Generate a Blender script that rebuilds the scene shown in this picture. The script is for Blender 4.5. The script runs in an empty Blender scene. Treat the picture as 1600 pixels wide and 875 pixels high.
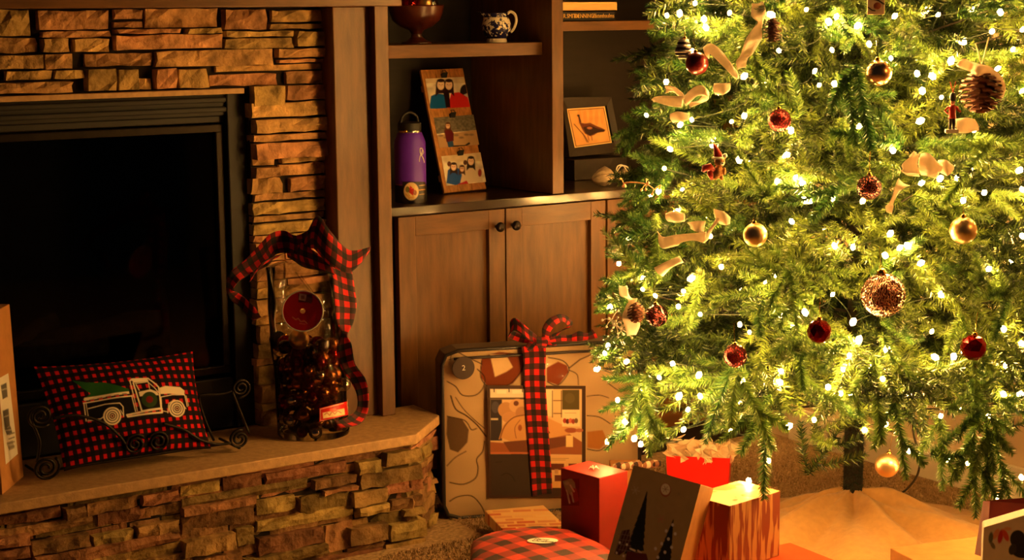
import bpy, bmesh, math, random
import numpy as np
from mathutils import Vector, Matrix
random.seed(7); np.random.seed(7)
# ------------------------------------------------------------------ camera, world, lights, exposure
scene = bpy.context.scene
COL = scene.collection
CAM_H = 1.4
F_PX = 2683.3
YAW, PITCH, ROLL = math.radians(33.866), math.radians(8.845), math.radians(-0.521)
_f = Vector((math.sin(YAW)*math.cos(PITCH), math.cos(YAW)*math.cos(PITCH), -math.sin(PITCH)))
_r0 = Vector((math.cos(YAW), -math.sin(YAW), 0)); _u0 = _r0.cross(_f)
RGT = math.cos(ROLL)*_r0 + math.sin(ROLL)*_u0
UPV = -math.sin(ROLL)*_r0 + math.cos(ROLL)*_u0
FWD = _f
CAM = Vector((0, 0, CAM_H))
cd = bpy.data.cameras.new('camera'); cam = bpy.data.objects.new('camera', cd); COL.objects.link(cam)
cd.sensor_width = 36; cd.lens = F_PX/1600*36; cd.clip_start = .05; cd.clip_end = 60
cam.matrix_world = Matrix(((RGT.x, UPV.x, -FWD.x, CAM.x), (RGT.y, UPV.y, -FWD.y, CAM.y), (RGT.z, UPV.z, -FWD.z, CAM.z), (0, 0, 0, 1)))
scene.camera = cam
world = bpy.data.worlds.new('dim_room'); scene.world = world; world.use_nodes = True
world.node_tree.nodes['Background'].inputs[0].default_value = (.95, .9, .85, 1)
world.node_tree.nodes['Background'].inputs[1].default_value = .010
scene.view_settings.view_transform = 'Standard'; scene.view_settings.look = 'None'
scene.view_settings.gamma = 1; scene.view_settings.use_curve_mapping = False
scene.view_settings.exposure = 0.0
WARM = (1.0, .49, .12)
BULB_STRENGTH = 680.0
FILL_W = 8.0
def add_fill(loc, power, size, target):                 # warm fill light added out of view to brighten stones and hearth
    ld = bpy.data.lights.new('fill_light', 'AREA'); ld.shape = 'DISK'; ld.size = size; ld.energy = power; ld.color = (1, .42, .08)
    o = bpy.data.objects.new('fill_light', ld); COL.objects.link(o); o.location = loc
    o.rotation_euler = (Vector(target)-Vector(loc)).to_track_quat('-Z', 'Y').to_euler()
add_fill((3.55, 1.3, 1.75), FILL_W, .35, (1.9, 4.1, .95))

def ray(x, y): return FWD*F_PX + RGT*(x-800) - UPV*(y-437.5)
def on_z(x, y, z): d = ray(x, y); return CAM + d*((z-CAM_H)/d.z)
def on_y(x, y, Y): d = ray(x, y); return CAM + d*(Y/d.y)
def on_d(x, y, dep): d = ray(x, y); return CAM + d*(dep/F_PX)
def on_plane(x, y, O, n): d = ray(x, y); return CAM + d*((Vector(O)-CAM).dot(n)/d.dot(n))
def depth_of(p): return (Vector(p)-CAM).dot(FWD)
def proj(p):
    v = Vector(p)-CAM; d = v.dot(FWD)
    return 800+F_PX*v.dot(RGT)/d, 437.5-F_PX*v.dot(UPV)/d, d

# ------------------------------------------------------------------ helpers
def lin(c): return tuple(((v/255)/12.92 if v/255 <= .04045 else ((v/255+.055)/1.055)**2.4) for v in c)
def nodes(name):
    m = bpy.data.materials.new(name); m.use_nodes = True; nt = m.node_tree
    return m, nt, nt.nodes['Principled BSDF']
def mat(name, rgb, rough=.5, metal=0, spec=.5, noise=0, nscale=20, bump=0, bscale=60, coat=0, rand=0, sheen=0, stretch=None, ndark=.5):
    """principled material: base colour, optional noise tint, per-object variation and fine bump"""
    m, nt, b = nodes(name); N = nt.nodes.new; L = nt.links.new
    c = lin(rgb); b.inputs['Base Color'].default_value = (*c, 1)
    b.inputs['Roughness'].default_value = rough; b.inputs['Metallic'].default_value = metal
    b.inputs['Specular IOR Level'].default_value = spec
    if coat: b.inputs['Coat Weight'].default_value = coat; b.inputs['Coat Roughness'].default_value = .3
    if sheen: b.inputs['Sheen Weight'].default_value = sheen
    if noise or bump or rand:
        tc = N('ShaderNodeTexCoord'); mp = N('ShaderNodeMapping'); L(tc.outputs['Object'], mp.inputs[0])
        if stretch: mp.inputs['Scale'].default_value = stretch
    if noise or rand:
        rgbn = N('ShaderNodeRGB'); rgbn.outputs[0].default_value = (*c, 1); src = rgbn.outputs[0]
        if noise:
            nz = N('ShaderNodeTexNoise'); nz.inputs['Scale'].default_value = nscale; nz.inputs['Detail'].default_value = 5; L(mp.outputs[0], nz.inputs[0])
            mr = N('ShaderNodeMapRange'); mr.inputs[1].default_value = .3; mr.inputs[2].default_value = .7; mr.inputs[3].default_value = 1-noise*ndark*2; mr.inputs[4].default_value = 1+noise*.6; L(nz.outputs[0], mr.inputs[0])
            mx = N('ShaderNodeVectorMath'); mx.operation = 'SCALE'; L(src, mx.inputs[0]); L(mr.outputs[0], mx.inputs[3]); src = mx.outputs[0]
        if rand:
            oi = N('ShaderNodeObjectInfo'); hs = N('ShaderNodeHueSaturation')
            a = N('ShaderNodeMapRange'); a.inputs[3].default_value = 1-rand; a.inputs[4].default_value = 1+rand; L(oi.outputs['Random'], a.inputs[0]); L(a.outputs[0], hs.inputs['Value'])
            k = N('ShaderNodeMath'); k.operation = 'MULTIPLY'; k.inputs[1].default_value = 7.13; L(oi.outputs['Random'], k.inputs[0])
            fr = N('ShaderNodeMath'); fr.operation = 'FRACT'; L(k.outputs[0], fr.inputs[0])
            h = N('ShaderNodeMapRange'); h.inputs[3].default_value = .5-rand*.09; h.inputs[4].default_value = .5+rand*.07; L(fr.outputs[0], h.inputs[0]); L(h.outputs[0], hs.inputs['Hue'])
            L(src, hs.inputs['Color']); src = hs.outputs[0]
        L(src, b.inputs['Base Color'])
    if bump:
        bz = N('ShaderNodeTexNoise'); bz.inputs['Scale'].default_value = bscale; bz.inputs['Detail'].default_value = 6; L(mp.outputs[0], bz.inputs[0])
        bp = N('ShaderNodeBump'); bp.inputs['Strength'].default_value = 1; bp.inputs['Distance'].default_value = bump; L(bz.outputs[0], bp.inputs['Height']); L(bp.outputs[0], b.inputs['Normal'])
    return m
def print_mat(name, rough=.6, spec=.3, coat=0, bump=0):
    m, nt, b = nodes(name); a = nt.nodes.new('ShaderNodeAttribute'); a.attribute_name = 'Col'
    nt.links.new(a.outputs['Color'], b.inputs['Base Color']); b.inputs['Roughness'].default_value = rough; b.inputs['Specular IOR Level'].default_value = spec
    if coat: b.inputs['Coat Weight'].default_value = coat; b.inputs['Coat Roughness'].default_value = .1
    if bump:
        bz = nt.nodes.new('ShaderNodeTexNoise'); bz.inputs['Scale'].default_value = 300
        bp = nt.nodes.new('ShaderNodeBump'); bp.inputs['Distance'].default_value = bump; nt.links.new(bz.outputs[0], bp.inputs['Height']); nt.links.new(bp.outputs[0], b.inputs['Normal'])
    return m
def check_mat(name, pu, pv, coord='UV', red=(205, 14, 10), dark=(14, 8, 8), mid=(88, 8, 8), rough=.8, soft=.0, off=(0, 0, 0)):
    """woven buffalo check: two stripe sets crossing"""
    m, nt, b = nodes(name); N = nt.nodes.new; L = nt.links.new
    tc = N('ShaderNodeTexCoord'); sp = N('ShaderNodeSeparateXYZ')
    mp = N('ShaderNodeMapping'); mp.inputs['Location'].default_value = off; L(tc.outputs[coord], mp.inputs[0]); L(mp.outputs[0], sp.inputs[0])
    outs = []
    for k, p in ((0, pu), (1, pv)):
        d = N('ShaderNodeMath'); d.operation = 'DIVIDE'; d.inputs[1].default_value = p; L(sp.outputs[k], d.inputs[0])
        f = N('ShaderNodeMath'); f.operation = 'FRACT'; L(d.outputs[0], f.inputs[0])
        g = N('ShaderNodeMath'); g.operation = 'GREATER_THAN'; g.inputs[1].default_value = .5; L(f.outputs[0], g.inputs[0]); outs.append(g.outputs[0])
    s = N('ShaderNodeMath'); s.operation = 'ADD'; L(outs[0], s.inputs[0]); L(outs[1], s.inputs[1])
    h = N('ShaderNodeMath'); h.operation = 'MULTIPLY'; h.inputs[1].default_value = .5; L(s.outputs[0], h.inputs[0])
    cr = N('ShaderNodeValToRGB'); cr.color_ramp.interpolation = 'CONSTANT'
    e = cr.color_ramp.elements; e[0].position = 0; e[0].color = (*lin(red), 1); e[1].position = .3; e[1].color = (*lin(mid), 1)
    e2 = e.new(.8); e2.color = (*lin(dark), 1)
    L(h.outputs[0], cr.inputs[0]); L(cr.outputs[0], b.inputs['Base Color'])
    b.inputs['Roughness'].default_value = rough; b.inputs['Sheen Weight'].default_value = .1
    w = N('ShaderNodeTexNoise'); w.inputs['Scale'].default_value = 500; bp = N('ShaderNodeBump'); bp.inputs['Distance'].default_value = .0006; L(w.outputs[0], bp.inputs['Height']); L(bp.outputs[0], b.inputs['Normal'])
    return m
def clear_mat(name, tint=(1, 1, 1), refl=.12, rough=.03):
    m = bpy.data.materials.new(name); m.use_nodes = True; nt = m.node_tree; nt.nodes.clear(); N = nt.nodes.new; L = nt.links.new
    o = N('ShaderNodeOutputMaterial'); mx = N('ShaderNodeMixShader'); t = N('ShaderNodeBsdfTransparent'); g = N('ShaderNodeBsdfGlossy'); fr = N('ShaderNodeLayerWeight')
    t.inputs[0].default_value = (*tint, 1); g.inputs['Roughness'].default_value = rough; fr.inputs[0].default_value = refl
    L(fr.outputs['Fresnel'], mx.inputs[0]); L(t.outputs[0], mx.inputs[1]); L(g.outputs[0], mx.inputs[2]); L(mx.outputs[0], o.inputs[0]); return m

def wmat(o):
    M = o.matrix_basis.copy()
    while o.parent: o = o.parent; M = o.matrix_basis @ M
    return M
def link(name, me, m, parent=None, kind=None, smooth=False, M=None):
    """one mesh object from world-space mesh data; local to its parent"""
    if smooth: me.polygons.foreach_set('use_smooth', [True]*len(me.polygons))
    o = bpy.data.objects.new(name, me); COL.objects.link(o)
    if m is not None: me.materials.append(m)
    if M is not None: me.transform(M)
    if parent is not None: me.transform(wmat(parent).inverted()); o.parent = parent
    if kind: o['kind'] = kind
    return o
class MB:
    def __init__(s): s.v = []; s.f = []; s.uv = {}
    def vert(s, p): s.v.append(tuple(p)); return len(s.v)-1
    def face(s, pts, uv=None):
        i = len(s.v); s.v += [tuple(p) for p in pts]; s.f.append(tuple(range(i, i+len(pts))))
        if uv: s.uv[len(s.f)-1] = uv
    def box(s, a, b, bev=0):
        (x0, y0, z0), (x1, y1, z1) = a, b
        i = len(s.v); s.v += [(x, y, z) for x in (x0, x1) for y in (y0, y1) for z in (z0, z1)]
        s.f += [tuple(i+k for k in q) for q in ((0, 1, 3, 2), (4, 6, 7, 5), (0, 4, 5, 1), (2, 3, 7, 6), (0, 2, 6, 4), (1, 5, 7, 3))]
    def tube(s, pts, r, n=6, close=False, cap=True):
        pts = [Vector(p) for p in pts]; m = len(pts); rr = r if hasattr(r, '__len__') else [r]*m
        base = len(s.v); up = None
        for i, p in enumerate(pts):
            a = pts[(i-1) % m] if (close or i > 0) else p; c = pts[(i+1) % m] if (close or i < m-1) else p
            t = (c-a).normalized() if (c-a).length > 1e-9 else Vector((0, 0, 1))
            if up is None: up = t.orthogonal().normalized()
            up = (up - t*up.dot(t)); up = up.normalized() if up.length > 1e-6 else t.orthogonal().normalized()
            sd = t.cross(up)
            for k in range(n):
                an = 2*math.pi*k/n; s.v.append(tuple(p + (up*math.cos(an)+sd*math.sin(an))*rr[i]))
        for i in range(m if close else m-1):
            for k in range(n):
                a = base+i*n+k; b = base+i*n+(k+1) % n; c = base+((i+1) % m)*n+(k+1) % n; d = base+((i+1) % m)*n+k
                s.f.append((a, b, c, d))
        if cap and not close:
            s.f.append(tuple(base+k for k in range(n))[::-1]); s.f.append(tuple(base+(m-1)*n+k for k in range(n)))
    def lathe(s, prof, c=(0, 0, 0), n=24, axis=None):
        """profile of (radius, height) about the vertical through c (or about a given axis)"""
        base = len(s.v); c = Vector(c)
        Q = Vector((0, 0, 1)).rotation_difference(Vector(axis).normalized()) if axis is not None else None
        for r, z in prof:
            for k in range(n):
                p = Vector((r*math.cos(2*math.pi*k/n), r*math.sin(2*math.pi*k/n), z))
                if Q: p = Q @ p
                s.v.append(tuple(c+p))
        for i in range(len(prof)-1):
            for k in range(n):
                a = base+i*n+k; b = base+i*n+(k+1) % n; s.f.append((a, b, b+n, a+n))
    def mesh(s, name):
        me = bpy.data.meshes.new(name); me.from_pydata(s.v, [], s.f)
        if s.uv:
            ul = me.uv_layers.new(name='UVMap')
            for fi, uvs in s.uv.items():
                for li, t in zip(me.polygons[fi].loop_indices, uvs): ul.data[li].uv = t
        me.update(); return me
    def build(s, name, m, parent=None, kind=None, smooth=False, bevel=0, seg=2, recalc=True):
        me = s.mesh(name)
        if bevel or recalc:
            bm = bmesh.new(); bm.from_mesh(me)
            if bevel:
                bmesh.ops.remove_doubles(bm, verts=bm.verts, dist=1e-6)
                bmesh.ops.bevel(bm, geom=[e for e in bm.edges if len(e.link_faces) == 2 and e.calc_face_angle() > .5], offset=bevel, segments=seg, affect='EDGES', profile=.5)
            bmesh.ops.recalc_face_normals(bm, faces=bm.faces); bm.to_mesh(me); bm.free()
        return link(name, me, m, parent, kind, smooth)
def tag(o, label, cat, group=None):
    o['label'] = label; o['category'] = cat
    if group: o['group'] = group
    return o
def thing(name, loc, label, cat, group=None, rot=None):
    o = bpy.data.objects.new(name, None); COL.objects.link(o); o.location = loc
    if rot: o.rotation_euler = rot
    o.matrix_basis = Matrix.LocRotScale(Vector(loc), o.rotation_euler, None)
    o.empty_display_size = .05
    return tag(o, label, cat, group)
def smooth_angle(o, a=.7):
    me = o.data; me.polygons.foreach_set('use_smooth', [True]*len(me.polygons))
    try: me.set_sharp_from_angle(angle=a)
    except Exception: pass
def catmull(P, n=6, close=False):
    P = [Vector(p) for p in P]; out = []; m = len(P)
    for i in range(m if close else m-1):
        p0 = P[(i-1) % m] if close or i > 0 else P[0]; p1 = P[i]; p2 = P[(i+1) % m]; p3 = P[(i+2) % m] if close or i < m-2 else P[-1]
        for k in range(n):
            t = k/n; out.append(.5*((2*p1)+(-p0+p2)*t+(2*p0-5*p1+4*p2-p3)*t*t+(-p0+3*p1-3*p2+p3)*t**3))
    if not close: out.append(P[-1])
    return out
def ribbon(name, pairs, m, parent=None, n=6, across=5, thick=.0012, wave=0):
    """cloth band through pairs of edge points; uv in metres (u across, v along)"""
    A = catmull([p[0] for p in pairs], n); B = catmull([p[1] for p in pairs], n)
    mb = MB(); v = 0; rows = []
    for i, (a, b) in enumerate(zip(A, B)):
        if i: v += ((a+b)/2-(A[i-1]+B[i-1])/2).length
        w = (b-a).length; row = []
        t = (A[min(i+1, len(A)-1)]-A[max(i-1, 0)]); nn = (b-a).cross(t); nn = nn.normalized() if nn.length > 1e-9 else Vector((0, 0, 1))
        for k in range(across+1):
            s = k/across; p = a.lerp(b, s) + nn*(math.sin(s*math.pi)*w*.10 + wave*math.sin(v*90+s*3))
            row.append((p, (s*w - w/2, v)))
        rows.append(row)
    for r0, r1 in zip(rows, rows[1:]):
        for k in range(across):
            mb.face([r0[k][0], r0[k+1][0], r1[k+1][0], r1[k][0]], [r0[k][1], r0[k+1][1], r1[k+1][1], r1[k][1]])
    me = mb.mesh(name); bm = bmesh.new(); bm.from_mesh(me); bmesh.ops.remove_doubles(bm, verts=bm.verts, dist=1e-6); bmesh.ops.recalc_face_normals(bm, faces=bm.faces); bm.to_mesh(me); bm.free()
    o = link(name, me, m, parent, smooth=True)
    s = o.modifiers.new('thickness', 'SOLIDIFY'); s.thickness = thick; s.offset = 0
    return o
def pxpairs(L, d, k=1.0, dz=None):
    """ribbon edges measured on the photo, set at real distances (metres) from the camera"""
    return [(on_d(a[0], a[1], d+(a[4] if len(a) > 4 else 0)), on_d(a[2], a[3], d+(a[5] if len(a) > 5 else (a[4] if len(a) > 4 else 0)))) for a in L]
def text_obj(s, size, O, ex, ey, m, parent, name='lettering', thick=.0004, align='CENTER', shear=0, sx=1):
    c = bpy.data.curves.new(name, 'FONT'); c.body = s; c.size = size; c.extrude = thick; c.align_x = align; c.align_y = 'CENTER'; c.resolution_u = 3; c.shear = shear
    t = bpy.data.objects.new('tmp', c); me = bpy.data.meshes.new_from_object(t); bpy.data.objects.remove(t)
    ex = Vector(ex).normalized(); ey = Vector(ey).normalized(); ez = ex.cross(ey)
    M = Matrix(((ex.x*sx, ey.x, ez.x, O[0]), (ex.y*sx, ey.y, ez.y, O[1]), (ex.z*sx, ey.z, ez.z, O[2]), (0, 0, 0, 1)))
    me.transform(M); me.name = name; me.materials.clear()
    return link(name, me, m, parent)

# printed artwork: a fine grid of vertex colours, drawn with shapes given in the pixels of the reference
class Print:
    def __init__(s, quad, nx, ny, bg):
        s.nx, s.ny = nx, ny; s.quad = [np.array(q, float) for q in quad]
        u, v = np.meshgrid(np.linspace(0, 1, nx+1), np.linspace(0, 1, ny+1)); s.u, s.v = u, v
        TL, TR, BR, BL = s.quad                        # bilinear is close enough for these small patches
        P = (1-u)[..., None]*(1-v)[..., None]*TL + u[..., None]*(1-v)[..., None]*TR + u[..., None]*v[..., None]*BR + (1-u)[..., None]*v[..., None]*BL
        s.X, s.Y = P[..., 0], P[..., 1]; s.c = np.ones(u.shape+(3,))*np.array(lin(bg)); s.soft = .55
    def put(s, sd, col, a=1.0):
        k = (np.clip(.5-sd/(2*s.soft), 0, 1)*a)[..., None]; s.c = s.c*(1-k)+np.array(lin(col))*k
    def ell(s, cx, cy, rx, ry, col, rot=0, a=1.0):
        c, n = math.cos(rot), math.sin(rot); dx, dy = s.X-cx, s.Y-cy; x = (dx*c+dy*n)/rx; y = (-dx*n+dy*c)/ry
        s.put((np.sqrt(x*x+y*y)-1)*min(rx, ry), col, a)
    def poly(s, pts, col, a=1.0):
        ins = np.zeros(s.X.shape, bool); dist = np.full(s.X.shape, 1e9); n = len(pts)
        for i in range(n):
            (x0, y0), (x1, y1) = pts[i], pts[(i+1) % n]
            with np.errstate(divide='ignore', invalid='ignore'):
                c = ((y0 > s.Y) != (y1 > s.Y)) & (s.X < (x1-x0)*(s.Y-y0)/((y1-y0) if y1 != y0 else 1e-9)+x0)
            ins ^= c; dist = np.minimum(dist, s._seg(x0, y0, x1, y1))
        s.put(np.where(ins, -dist, dist), col, a)
    def _seg(s, x0, y0, x1, y1):
        dx, dy = x1-x0, y1-y0; t = np.clip(((s.X-x0)*dx+(s.Y-y0)*dy)/(dx*dx+dy*dy+1e-9), 0, 1)
        return np.hypot(s.X-x0-t*dx, s.Y-y0-t*dy)
    def line(s, pts, w, col, a=1.0, curve=False):
        if curve: pts = [(p.x, p.y) for p in catmull([(x, y, 0) for x, y in pts], 4)]
        d = np.full(s.X.shape, 1e9)
        for (x0, y0), (x1, y1) in zip(pts, pts[1:]): d = np.minimum(d, s._seg(x0, y0, x1, y1))
        s.put(d-w/2, col, a)
    def rect(s, x0, y0, x1, y1, col, a=1.0): s.poly([(x0, y0), (x1, y0), (x1, y1), (x0, y1)], col, a)
    def mottle(s, amp, cells=12, seed=1):
        rng = np.random.RandomState(seed); g = rng.rand(cells+2, cells+2); x = s.u*cells; y = s.v*cells; i = x.astype(int); j = y.astype(int); fx = x-i; fy = y-j
        n = g[j, i]*(1-fx)*(1-fy)+g[j, i+1]*fx*(1-fy)+g[j+1, i]*(1-fx)*fy+g[j+1, i+1]*fx*fy
        s.c = s.c*(1+amp*(n-.5)*2)[..., None]
    def mesh(s, name, pos):
        """pos(u, v) -> world point, u to the right and v downwards"""
        nx, ny = s.nx, s.ny; vs = [tuple(pos(s.u[j, i], s.v[j, i])) for j in range(ny+1) for i in range(nx+1)]
        fs = [(j*(nx+1)+i, (j+1)*(nx+1)+i, (j+1)*(nx+1)+i+1, j*(nx+1)+i+1) for j in range(ny) for i in range(nx)]
        me = bpy.data.meshes.new(name); me.from_pydata(vs, [], fs)
        a = me.color_attributes.new('Col', 'FLOAT_COLOR', 'POINT'); buf = np.ones(((nx+1)*(ny+1), 4)); buf[:, :3] = s.c.reshape(-1, 3); a.data.foreach_set('color', buf.ravel()); return me
    def flat(s, name, corners, m, parent=None, off=0.0, smooth=False):
        TL, TR, BR, BL = [Vector(c) for c in corners]; n = (BL-TL).cross(TR-TL).normalized()
        me = s.mesh(name, lambda u, v: TL*(1-u)*(1-v)+TR*u*(1-v)+BR*u*v+BL*(1-u)*v + n*off)
        return link(name, me, m, parent, smooth=smooth)
def quad_box(mb, front, back):
    """box from 4 front and 4 back corners (TL TR BR BL)"""
    i = len(mb.v); mb.v += [tuple(p) for p in front]+[tuple(p) for p in back]
    mb.f += [(i, i+3, i+2, i+1), (i+4, i+5, i+6, i+7), (i, i+1, i+5, i+4), (i+1, i+2, i+6, i+5), (i+2, i+3, i+7, i+6), (i+3, i, i+4, i+7)]
# ------------------------------------------------------------------ materials
M = {}
M['carpet'] = mat('carpet', (186, 156, 116), .95, spec=.1, noise=.45, nscale=90, bump=.004, bscale=420)
M['wall'] = mat('wall_paint', (214, 190, 158), .85, spec=.2, bump=.0006, bscale=150)
M['base'] = mat('baseboard_paint', (226, 214, 192), .5)
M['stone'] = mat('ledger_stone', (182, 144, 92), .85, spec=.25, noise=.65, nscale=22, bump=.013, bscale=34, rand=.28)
M['stone_shade'] = mat('shaded_ledger_stone', (150, 118, 76), .85, spec=.2, noise=.6, nscale=17, bump=.013, bscale=34, rand=.4)  # same ledger stone, its colour darkened to stand in for weaker light low down
M['mortar'] = mat('dark_mortar', (44, 38, 33), .95, spec=.1, noise=.3, nscale=50)  # dark joint colour behind the stones
M['slab'] = mat('hearth_slab_stone', (186, 150, 104), .6, spec=.35, noise=.2, nscale=60, bump=.0008, bscale=220)
M['wood'] = mat('stained_wood', (100, 63, 24), .4, spec=.35, noise=.35, nscale=9, stretch=(6, 6, 1), coat=.12, bump=.0003, bscale=90)
M['wood_h'] = mat('stained_wood_rail', (100, 63, 24), .4, spec=.35, noise=.35, nscale=9, stretch=(1, 6, 6), coat=.12, bump=.0003, bscale=90)
M['wood_in'] = mat('shaded_stained_interior', (30, 22, 16), .5, spec=.35, noise=.3, nscale=9, stretch=(1, 6, 6))  # dark stain, colour deepened further to stand in for shade inside the shelves
M['counter'] = mat('lacquered_counter', (50, 32, 20), .16, spec=.6, noise=.3, nscale=8, stretch=(1, 6, 6), coat=.5)
M['black'] = mat('black_metal', (8, 8, 9), .6, metal=.0, spec=.5, noise=.2, nscale=60)
M['iron'] = mat('dark_iron', (34, 28, 22), .42, metal=.75, noise=.3, nscale=60)
M['knob'] = mat('oiled_bronze_knob', (34, 26, 22), .3, metal=.6)
# ------------------------------------------------------------------ room shell
mb = MB(); mb.box((-1.2, -.6, -.05), (3.9, 4.7, 0)); mb.build('floor', M['carpet'], kind='structure')
mb = MB(); mb.box((3.845, -.6, 0), (3.95, 4.7, 2.5)); mb.build('wall_right', M['wall'], kind='structure')
mb = MB(); mb.box((-1.2, 4.6, 0), (3.845, 4.7, 2.5)); mb.build('wall_back', M['wall'], kind='structure')
mb = MB(); mb.box((3.829, -.6, 0), (3.845, 4.08, .11)); mb.build('baseboard_right', M['base'], kind='structure', bevel=.004)
# carpet pile near the hearth: short tufts
def tufts(n):
    rng = np.random.RandomState(3); V = []; Fc = []
    for i in range(n):
        x = rng.uniform(2.1, 3.82); y = rng.uniform(2.45, 4.1); z = 0
        if x < 2.44 and y > 3.78: continue
        a = rng.uniform(0, 6.28); r = .0022; h = rng.uniform(.004, .011); lx, ly = rng.uniform(-.005, .005, 2)
        b = len(V); V += [(x+r*math.cos(a), y+r*math.sin(a), z), (x-r*math.cos(a), y-r*math.sin(a), z), (x+lx, y+ly, h)]; Fc.append((b, b+1, b+2))
    me = bpy.data.meshes.new('carpet_pile'); me.from_pydata(V, [], Fc); return me
o = link('carpet_pile', tufts(90000), M['carpet'], kind='stuff'); tag(o, 'beige carpet pile covering the floor beneath the gifts and tree', 'carpet')

# ------------------------------------------------------------------ ledger stones
def stone(parent, O, ex, en, x0, x1, z0, z1, front, back=.0, rough=.006, name='stone'):
    """one split-face stone; front/back are distances along the outward normal en"""
    O = Vector(O); ex = Vector(ex); en = Vector(en); ez = Vector((0, 0, 1)); g = .0012
    x0 += g; x1 -= g; z0 += g; z1 -= g; w = x1-x0; nx = max(2, min(6, int(w/.03)+1)); nz = 2 if z1-z0 > .022 else 1
    mb = MB(); idx = {}
    sk0, sk1 = random.uniform(-.003, .003), random.uniform(-.003, .003)
    for i in range(nx+1):
        for j in range(nz+1):
            x = x0+w*i/nx; z = z0+(z1-z0)*j/nz; edge = i in (0, nx) or j in (0, nz)
            d = front+random.uniform(-rough, rough)-(.0025 if edge else 0)
            if i == 0: x += abs(random.gauss(0, .0018))+max(0, sk0)*(j/nz)
            if i == nx: x -= abs(random.gauss(0, .0018))+max(0, sk1)*(j/nz)
            zz = z+(random.gauss(0, .0011) if j in (0, nz) else random.gauss(0, .004)*(z1-z0)/.04)
            idx[i, j] = mb.vert(O+ex*x+ez*zz+en*d)
    for i in range(nx):
        for j in range(nz): mb.f.append((idx[i, j], idx[i+1, j], idx[i+1, j+1], idx[i, j+1]))
    B = [mb.vert(O+ex*x+ez*z+en*back) for x, z in ((x0, z0), (x1, z0), (x1, z1), (x0, z1))]
    for i in range(nx):
        mb.f.append((idx[i+1, 0], idx[i, 0], B[0] if i < nx/2 else B[1]))
        mb.f.append((idx[i, nz], idx[i+1, nz], B[3] if i < nx/2 else B[2]))
    k = (nx+1)//2
    mb.f.append((idx[k, 0], B[0], B[1])); mb.f.append((idx[k, nz], B[2], B[3]))
    for j in range(nz):
        mb.f.append((idx[0, j], idx[0, j+1], B[0] if j == 0 else B[3])); mb.f.append((idx[nx, j+1], idx[nx, j], B[1] if j == 0 else B[2]))
    jm = 1 if nz >= 1 else 0
    mb.f.append((idx[0, jm], B[3], B[0])); mb.f.append((idx[nx, jm], B[1], B[2]))
    return mb.build(name, M['stone_shade'] if parent is not fire else M['stone'], parent)
def stones_px(parent, L, Y, back, lo, hi):
    for (a, b, t, u) in L:
        xm = (a+b)/2; X0 = on_y(a, (t+u)/2, Y).x; X1 = on_y(b, (t+u)/2, Y).x; z1 = on_y(xm, t, Y).z; z0 = on_y(xm, u, Y).z
        h = random.uniform(lo, hi)
        stone(parent, (0, Y, 0), (1, 0, 0), (0, -1, 0), X0, X1, z0, z1, h, -back)

fire = thing('stone_fireplace', (1.2, 4.14, .302), 'ledger stone fireplace surround with black glass-fronted firebox under the wooden mantel', 'fireplace')
WALLST = [(-18,46,15,57),(55,168,16,47),(60,170,48,59),(-18,57,59,83),(61,104,60,82),(110,166,60,82),(-18,63,86,108),(65,112,84,108),(5,80,110,125),(81,129,109,124),(-18,109,128,146),
 (175,222,14,31),(174,221,33,43),(224,339,13,43),(175,276,45,53),(286,341,44,53),(175,344,54,77),(345,412,14,47),(421,507,16,35),(417,507,37,46),(346,452,48,58),(346,455,59,76),(457,507,48,73),
 (130,237,83,104),(238,424,78,104),(428,507,75,90),(431,507,92,99),(334,507,101,111),(130,177,107,142),(179,212,108,140),(213,236,122,140),(238,272,107,139),(273,321,107,137),(325,432,115,134),(444,507,110,131),
 (390,441,133,165),(442,507,132,156),(387,507,159,182),(392,507,184,206),(390,507,208,219),(392,507,221,246),(392,430,248,259),(392,431,260,277),(435,507,245,253),(433,507,255,273),
 (390,442,278,302),(449,507,275,298),(394,507,300,311),(392,507,313,333),(393,507,334,344),(393,507,346,363)]
stones_px(fire, WALLST, 4.145, .03, .006, .034)
z = on_y(450, 364, 4.145).z                                # the courses go on down the right jamb behind the bow to the hearth
while z > .325:
    h = random.choice((.02, .03, .042, .05)); h = min(h, z-.303)
    if random.random() < .4:
        xm = random.uniform(2.0, 2.1); segs = ((1.95, xm), (xm, 2.19))
    else: segs = ((1.945+random.uniform(0, .01), 2.19),)
    for a, b in segs: stone(fire, (0, 4.145, 0), (1, 0, 0), (0, -1, 0), a, b, z-h, z, random.uniform(.008, .03), -.03)
    z -= h
mb = MB(); mb.box((.3, 4.15, 1.2), (2.2, 4.2, 1.42)); mb.box((1.955, 4.15, .3), (2.2, 4.2, 1.2)); mb.build('mortar_backing', M['mortar'], fire)
mb = MB(); mb.box((.3, 4.128, 1.198), (1.935, 4.2, 1.212)); mb.build('lintel_strip', M['slab'], fire, bevel=.002)
mb = MB(); mb.box((.3, 4.175, 1.14), (1.94, 4.2, 1.198)); mb.box((.3, 4.185, 1.122), (1.94, 4.2, 1.14)); mb.box((1.90, 4.165, .302), (1.955, 4.22, 1.198))
mb.build('firebox_surround', M['black'], fire, bevel=.003)
for z in (1.175, 1.150):
    mb = MB(); mb.box((.3, 4.165, z), (1.90, 4.18, z+.014)); mb.build('louver', M['black'], fire, bevel=.004)
mb = MB(); mb.box((.3, 4.182, 1.098), (1.895, 4.205, 1.118)); mb.box((1.873, 4.182, .47), (1.895, 4.205, 1.098)); mb.box((.3, 4.182, .45), (1.895, 4.205, .472)); mb.build('door_frame', M['iron'], fire, bevel=.003)
mb = MB(); mb.box((.3, 4.178, .302), (1.9, 4.21, .44)); mb.build('lower_panel', M['black'], fire, bevel=.004)
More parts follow.
